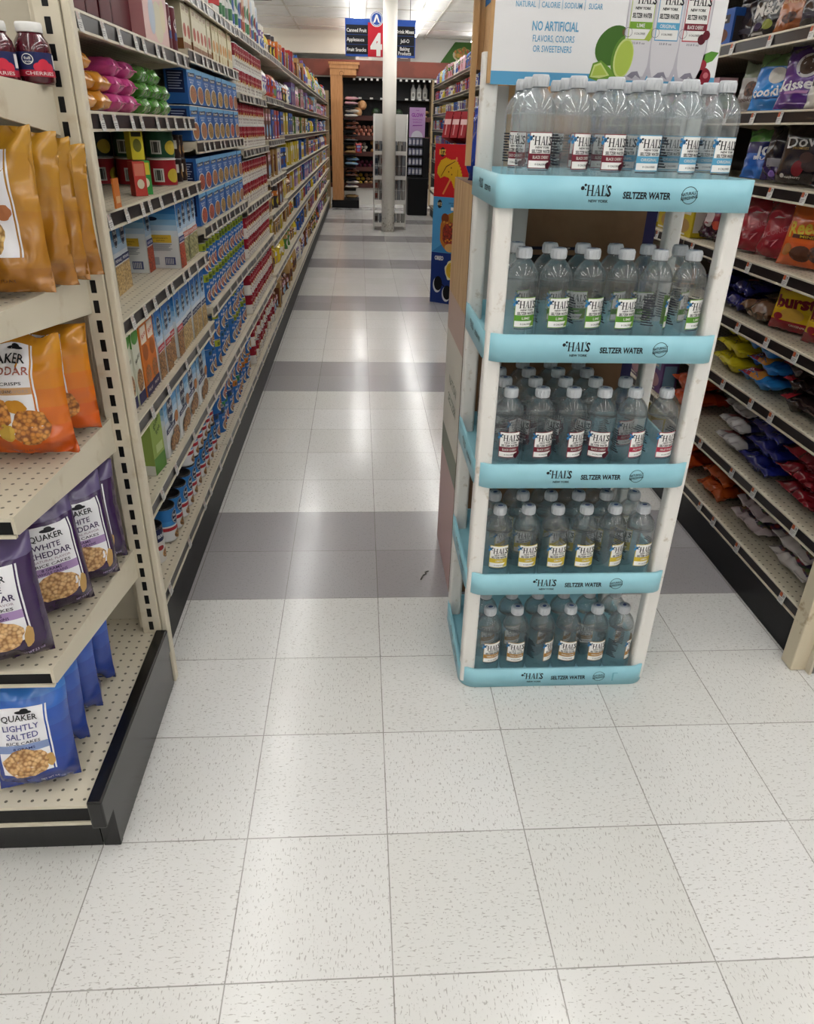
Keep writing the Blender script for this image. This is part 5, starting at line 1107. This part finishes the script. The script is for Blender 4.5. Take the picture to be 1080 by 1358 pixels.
# ------------------------------------------------------------------ column, can rack, canned drink stand, aisle sign
def mid():
    cm = mat('white_column_paint', 'dad6cd', .5); g = G(cm); o = g.sep(g.obj()); n = g.noise(g.obj(), 34, 4); 
    r = g.n('ShaderNodeMapRange'); g.put(r.inputs[0], g.m('ADD', n, g.m('MULTIPLY', g.m('SUBTRACT', .7, o[2]), .22))); r.inputs[1].default_value = .66; r.inputs[2].default_value = .86
    g.col(g.mix(r.outputs[0], lin('dad6cd'), lin('8a7a64')))
    s = B().lathe([(.096, 0), (.096, CEIL)], cm, 28, .432, 11.72); c = s.obj('column_1'); struct(c)
    wh = mat('white_wire_rack', 'd6d4cf', .4)
    off = (.455, 12.1, 0); rt = empty('can_rack', off); tag(rt, 'white wire rack of drink cans standing behind the white column', 'rack')
    x0, x1, y0, y1 = .225, .70, 11.9, 12.25
    for x in (x0, x1):
        for y in (y0, y1): B().tube((x, y, 0), (x, y, 1.56), .009, wh, 6).obj('post', rt, off)
    for z in (.08, .40, .73, 1.06):
        s = B().box(x0, y0, z, x1, y1, z + .01, wh); s.box(x0, y0 - .006, z - .03, x1, y0 + .004, z + .022, wh); s.obj('shelf', rt, off)
    s = B().box(x0 + .01, y0 + .1, 1.16, x1 - .01, y0 + .12, 1.56, mat('rack_card_white', 'dedcd8', .6)); s.obj('header_card', rt, off)
    kinds = [can('drink_can', .029, .14, [('r', -.09, .01, .09, .13, c), ('r', -.02, .03, .02, .1, d), ('r', -.01, .05, .02, .06, '3a3438')], c, n=12) for c, d in (('8f8c8a', '4a3c3a'), ('9c9894', '7a3a2c'), ('84878c', '2f3c4c'))]
    for i, z in enumerate((.09, .41, .74, 1.07)):
        for k in range(7):
            for t in range(2 if i in (1, 2) else 1):
                put(kinds[(k * 5 + i) % 3], (x0 + .035 + k * .0675, y0 + .05, z + .001 + t * .142), (0, 0, rad(40 * k)), 'silver drink can, %s from left, %sshelf %s of the white rack' % (ORD[k], ['', 'upper, '][t], NUM[i + 1]), 'can', 'drink cans in the white rack')
    # dark stand with tilted shelves
    off = (1.03, 14.25, 0); rt = empty('drink_display', off); tag(rt, 'black drink display stand with lilac sign, right of the white column', 'display stand')
    B().box(.86, 14.05, 0, 1.22, 14.45, .62, BLACK).obj('base', rt, off, bevel=.015); B().box(1.12, 14.07, .62, 1.22, 14.45, 1.24, BLACK).obj('side', rt, off); B().box(.86, 14.40, .62, 1.12, 14.45, 1.72, BLACK).obj('back', rt, off)
    for k in range(4):
        z = .63 + k * .155; B().prism([(14.10, z), (14.40, z + .05), (14.40, z + .062), (14.10, z + .012)], 'x', .86, 1.12, BLACK).obj('shelf', rt, off)
    s = B().box(.865, 14.06, 1.25, 1.135, 14.075, 1.70, P('c9a2d2')); F_ = plane((1.0, 14.06, 0), (1, 0, 0), (0, 0, 1), (0, -1, 0))
    s.text(F_, 'GLOW', 0, 1.59, .055, P('9a3aa8'), .002, .2, .03); s.text(F_, 'new', 0, 1.66, .02, P('9a3aa8'), .002, .05); s.text(F_, 'SPARKLING', 0, 1.52, .02, P('a85ab4'), .002, .17); s.text(F_, 'ENERGY', 0, 1.48, .02, P('a85ab4'), .002, .15); s.poly(F_, [(-.09, 1.42), (.08, 1.43), (.1, 1.44), (-.07, 1.435)], P('8a3a98'), .002)
    s.poly(F_, [(.1 * math.cos(PI * k / 12), 1.252 + .1 * math.sin(PI * k / 12)) for k in range(13)], P('e2e0ea'), .002); s.obj('lilac_sign', rt, off)
    cn = can('drink_can', .029, .115, [('r', -.09, .01, .09, .105, '8a8fb0'), ('r', -.02, .02, .02, .09, 'e0e2ea')], '8a8fb0', n=12)
    for i in range(4):
        for k in range(4): put(cn, (.895 + k * .062, 14.15, .658 + i * .155), (0, 0, 0), 'pale blue drink can, %s from left, level %s of the black stand' % (ORD[k], NUM[i + 1]), 'can', 'drink cans on the black stand')
    # hanging aisle sign
    yy = 12.05; K = 1.0856; zz = lambda z: 1.3755 + (z - 1.3755) * K; off = (.30, yy, 2.54); rt = empty('aisle_sign', off); tag(rt, 'hanging blue and black aisle sign with white 4 on red', 'sign')
    nv, bl, rd = P('14161f'), P('2a52a8'), P('cc2034'); X0, X1, Z0, Z1 = -.165, .735, 2.19, 2.60
    B().box(X0 * K, yy, zz(Z0), X1 * K, yy + .03, zz(Z1), bl).obj('board', rt, off)
    s = B(); F_ = lambda u, v, f: (u * K, yy - f, zz(v))
    for a, b_ in ((X0 + .012, .125), (.345, X1 - .012)):
        for k in range(3): s.patch(F_, a, 2.215 + k * .107, b_, 2.318 + k * .107, nv, .002)
    s.patch(F_, .125, Z0, .345, 2.56, rd, .003); s.text(F_, '4', .232, 2.33, .23, WHITE, .005, .15, .05)
    s.ell(F_, .235, 2.60, .085, .085, WHITE, .004, 28); s.ell(F_, .235, 2.60, .077, .077, bl, .005, 28); s.ring(F_, .235, 2.60, .07, .006, WHITE, .006, 28); s.poly(F_, [(.19, 2.555), (.225, 2.645), (.245, 2.645), (.28, 2.555), (.255, 2.565), (.237, 2.615), (.218, 2.565)], WHITE, .006)
    for t, cx, z, w in (('Canned Fruit', -.02, 2.475, .255), ('Applesauce', -.035, 2.375, .225), ('Fruit Snacks', -.022, 2.265, .25), ('Drink Mixes', .598, 2.475, .232), ('Jell-O', .60, 2.375, .115), ('Baking', .60, 2.29, .125), ('Products', .60, 2.24, .165)): s.text(F_, t, cx, z, .040, WHITE, .004, w, .014)
    s.obj('sign_face', rt, off)
    for x in (-.12, .72):
        B().tube((x, yy + .015, zz(2.6)), (x, yy + .015, CEIL), .004, BLACK, 6).obj('hanging_rod', rt, off)
mid()

# ------------------------------------------------------------------ produce wall and the back of the store
def back():
    yb = 16.0; off = (.6, 16.4, 0); rt = empty('produce_case', off); tag(rt, 'dark produce case with red-brown header across the aisle end', 'display case')
    mh = speck_mat('red_brown_laminate', '7a3a2a', '6c3224', 3, .5); bk = mat('case_black', '100f10', .6)
    B().box(-1.6, yb - .04, 2.23, 2.0, yb + .55, 2.49, mh).obj('header', rt, off)
    B().box(-1.6, yb + .50, 0, 1.7, yb + .55, 2.23, bk).obj('back_panel', rt, off)
    B().box(-1.6, yb - .02, 2.205, 1.7, yb + .0, 2.235, P('b8b4ac')).obj('light_rail', rt, off)
    B().box(-1.6, yb + .02, 0, 1.7, yb + .5, .32, mat('case_base_white', 'd8d5ce', .5)).obj('base', rt, off)
    B().box(1.40, yb - .02, 0, 1.44, yb + .5, 2.23, P('b09a78')).obj('side_panel', rt, off)
    ZS = [.36, .66, .93, 1.21, 1.55]
    for z in ZS:
        s = B().prism([(yb - .02, z - .05), (yb + .5, z - .03), (yb + .5, z), (yb, z - .0), (yb, z + .03), (yb - .02, z + .03)], 'x', -1.6, 1.40, mat('shelf_red_brown', '4c221a', .5)); s.obj('shelf', rt, off)
    s = B()
    for k in range(16): s.box(-.1 + k * .11, yb - .05, 2.165, -.06 + k * .11, yb - .04, 2.2, WHITE)
    s.obj('price_cards', rt, off)
    B().box(-1.6, yb + .2, 1.86, 1.4, yb + .5, 1.88, bk).obj('black_shelf', rt, off)
    for x in (.0, .22, .42, .90, 1.02, 1.16, 1.3):
        B().box(x, yb + .19, 1.865, x + .06, yb + .2, 1.895, WHITE).obj('price_card', rt, off)
    def ball(name, r, m, sz=1, wob=.12, n=12): return B().ball((0, 0, r * sz), r, m, n, sz, wob).obj(name, link=False)
    rnd = random.Random(2)
    mel = ball('melon', .085, speck_mat('cantaloupe_skin', 'd9a878', 'c8905c', 20, .6)); wm = ball('watermelon', .092, speck_mat('watermelon_skin', '2c4228', '1c2e1c', 18, .4), .9)
    gin = ball('ginger_root', .05, P('c8a070'), .6, .5)
    def rowz(p, desc, cat, x0, x1, z, r, rows, grp, y=None):
        y = yb + r * 1.2 + .012; z += .008
        n = int((x1 - x0) / (2.15 * r))
        for t in range(rows):
            for k in range(n):
                put(p, (x0 + r + k * 2.15 * r + (t % 2) * r * .9, y + t * r * 1.5 + rnd.uniform(0, r * .1), z + t * r * 1.55), (rnd.uniform(-.3, .3), 0, rnd.uniform(0, 6)), '%s, %s from left, %s tier' % (desc, ORD[k], ['front', 'second', 'third', 'rear'][t]), cat, grp, rnd.uniform(.9, 1.0))
    rowz(mel, 'orange cantaloupe on the melon shelf', 'melon', -.10, .22, 1.55, .086, 1, 'cantaloupes'); put(mel, (.07, yb + .18, 1.675), (0, 0, 1), 'orange cantaloupe resting on top of the others', 'melon', 'cantaloupes'); put(mel, (-.02, yb + .33, 1.556), (0, 0, 2), 'orange cantaloupe behind the front two', 'melon', 'cantaloupes')
    rowz(wm, 'dark green watermelon beside cantaloupes', 'melon', .24, .66, 1.56, .098, 1, 'watermelons'); rowz(wm, 'dark green watermelon right of the column', 'melon', .68, 1.1, 1.55, .10, 1, 'watermelons')
    rowz(gin, 'piece of ginger root on the melon shelf', 'ginger', 1.12, 1.4, 1.55, .05, 2, 'ginger roots')
    on = ball('onion', .04, speck_mat('brown_onion_skin', 'b87a64', '8a4034', 14, .4)); ga = ball('garlic', .038, P('d8cfc0'), .9, .2); yo = ball('onion', .042, P('d8a060')); ro = ball('onion', .04, P('5a1c34')); po = ball('potato', .042, speck_mat('potato_skin', 'a8805a', '8a6442', 12, .6), .8, .3); ye = ball('potato', .042, P('c8a83a'), .8, .3); wo = ball('onion', .042, P('d8d4cc'))
    rowz(on, 'reddish onion on the second produce shelf', 'onion', -.12, .76, 1.21, .041, 3, 'reddish onions'); rowz(ga, 'white garlic bulb on the third shelf', 'garlic', -.10, .22, .93, .039, 3, 'garlic bulbs'); rowz(yo, 'yellow onion beside the garlic', 'onion', .22, .76, .93, .043, 3, 'yellow onions')
    rowz(ro, 'dark red onion on the fourth shelf', 'onion', -.1, .29, .66, .041, 2, 'dark red onions'); rowz(wo, 'white onion beside the dark red ones', 'onion', .34, .76, .66, .043, 2, 'white onions'); rowz(ye, 'yellow potato on the lowest produce shelf', 'potato', -.1, .1, .36, .043, 3, 'yellow potatoes'); rowz(po, 'brown potato on the lowest produce shelf', 'potato', .1, .76, .36, .043, 3, 'brown potatoes')
    s = B().lathe([(.045, 0), (.048, .01), (.048, .17), (.02, .22), (.018, .25)], P('c9c9c6'), 12); draw(s, cyl(.048), [('r', -.05, .03, .05, .13, 'e2e2dc'), ('e', 0, .08, .02, .03, '8a8a84')], 8); jb = s.obj('juice_bottle', link=False); B().lathe([(.02, .25), (.02, .275)], P('5a5a5a'), 10).obj('cap', jb, link=False)
    for k in range(3): put(jb, (1.06 + k * .115, yb + .28, 1.88), (0, 0, 0), 'white labelled bottle on the black top shelf, %s from left' % ORD[k], 'bottle', 'white labelled bottles')
    # wooden end rack with bagged goods hanging from its right side
    off = (-.33, 15.4, 0); rt = empty('wooden_rack', off); tag(rt, 'tall light wood end panel rack with crown and black base', 'rack')
    wd = speck_mat('light_oak', 'c08a58', 'b07a48', 5, .45, .4, .62, (10, 10, .9))
    B().box(-.50, 15.2, .14, -.29, 15.9, 2.26, wd).obj('end_panel', rt, off); B().box(-.52, 15.18, 0, .0, 15.9, .14, BLACK).obj('base', rt, off)
    s = B(); s.box(-.53, 15.16, 2.36, .02, 15.9, 2.40, wd); s.box(-.515, 15.175, 2.30, .0, 15.9, 2.36, wd); s.box(-.505, 15.19, 2.2, -.04, 15.9, 2.30, wd); s.ring(plane((-.3, 15.19, 2.22), (1, 0, 0), (0, 0, 1), (0, -1, 0)), 0, 0, .04, .006, P('5a3a1c'), .002, 20); s.obj('crown', rt, off)
    for k in range(8): B().box(-.29, 15.25, .3 + k * .2, -.06, 15.8, .312 + k * .2, BLACK).obj('shelf', rt, off)
    for k in range(9):
        c = ['tan', 'white', 'brown', 'pale blue', 'tan', 'black', 'brown', 'white', 'pink'][k]; z = .142 if k == 0 else .312 + (k - 1) * .2
        if (c, 'bag') in GD: put(GD[c, 'bag'][0], (-.265, 15.40, z + .054), (rad(-90), 0, rad(-90)), '%s bread bag on the wooden rack, level %s' % (c, NUM[k + 1]), 'bag', 'bagged goods on the wooden rack', (1.5, .95, 1.5))
        if k and (c, 'bag') in GD: put(GD[c, 'bag'][0], (-.25, 15.42, z + .132), (rad(-90), 0, rad(-88)), 'upper %s bread bag on the wooden rack, level %s' % (c, NUM[k + 1]), 'bag', 'bagged goods on the wooden rack', (1.5, .95, 1.5))
    put(GD['red', 'bag'][0], (-.005, 15.22, .95), (0, 0, 0), 'small red bag hanging at the side of the wooden rack', 'bag')
    # things above the case, wall unit, banner, ceiling vent
    ac = empty('wall_vent', (-1.40, 17.3, 2.69)); tag(ac, 'grey louvred vent unit on the far white wall', 'vent'); B().box(-.16, 0, -.14, .16, .2, .14, P('bdbab4')).obj('housing', ac)
    s = B(); 
    for k in range(6): s.box(-.12, -.006, -.10 + k * .032, .12, 0, -.085 + k * .032, P('5f5e5c'))
    s.obj('louvre', ac)
    bn = empty('produce_banner', (2.05, 17.46, 2.76)); tag(bn, 'green slanted banner with salad picture on the far wall', 'banner'); F_ = plane((0, 0, 0), (1, 0, 0), (0, 0, 1), (0, -1, 0))
    s = B().prism([(-.38, -.18), (.42, -.18), (.72, .2), (-.08, .2)], 'y', 0, .02, P('4c7a34')); s.obj('panel', bn)
    s = B(); s.ell(F_, .08, -.02, .2, .12, P('d8cfa8'), .002, 24); s.ell(F_, .08, 0, .17, .11, food_mat('salad_print', 'b84a2c', 'c8a83a', '5a7a2c', 22), .004, 24, .1); s.ell(F_, .3, .04, .09, .09, P('6a8a34'), .003, 16, .1); s.obj('salad_picture', bn)
    vt = empty('ceiling_vent', (-1.55, 12.6, CEIL)); tag(vt, 'dark ceiling vent above the left shelves', 'vent'); B().box(-.3, -.3, -.03, .3, .3, 0, P('a8a49c')).obj('frame', vt)
    s = B(); 
    for k in range(7): s.box(-.26, -.26 + k * .075, -.036, .26, -.22 + k * .075, -.03, P('3f3d3a'))
    s.obj('louvre', vt)
    cart = empty('stock_cartons', (.62, 16.3, 2.49))
    bpy.data.objects.remove(cart)
    for i, (x, w, h, c, d) in enumerate(((.10, .3, .1, 'd8d5ce', 'flat white carton on the case header, left of column'), (.36, .22, .16, 'c9c6bf', 'pale carton on the case header, behind the sign'), (.86, .24, .17, '6a5a54', 'brown carton on the case header, right of column'))):
        s = carton('stock_carton', w, h, .3, c, [('r', -w * .3, h * .3, w * .3, h * .6, 'b8b4aa')], ()); put(s, (x, 16.2, 2.49), (0, 0, 0), d, 'carton')
    ko = empty('glow_tag', (0, 0, 0)); bpy.data.objects.remove(ko)
back()

# black end of the left run, and small floor mark
def extras():
    o = B().box(-.60, 15.105, 0, -.535, 15.13, 1.95, mat('tan_end_board', '8f7a5c', .6)).obj('end_board'); tag(o, 'tan board closing the far end of the left shelf run', 'board')
    pts = [(.205, 2.105), (.214, 2.13), (.226, 2.14), (.224, 2.152), (.236, 2.158)]
    s = B()
    for a, b in zip(pts, pts[1:]): s.tube((a[0], a[1], .003), (b[0], b[1], .003), .0022, P('4a463f'), 5)
    tag(s.obj('twig_scrap'), 'small dark bent scrap lying on the grey floor tiles', 'scrap')
    s = B(); t = P('c8702c'); s.box(-.002, -.02, -.03, .002, .02, .03, t); s.patch(plane((.002, 0, 0), (0, 1, 0), (0, 0, 1), (1, 0, 0)), -.014, -.02, .014, -.006, P('e0b080')); x = s.obj('shelf_flag'); x.location = (-.532, 1.775, 1.235); tag(x, 'small orange shelf flag sticking out beside the end post', 'flag')
extras()
for o in LOOSE: bpy.data.objects.remove(o)
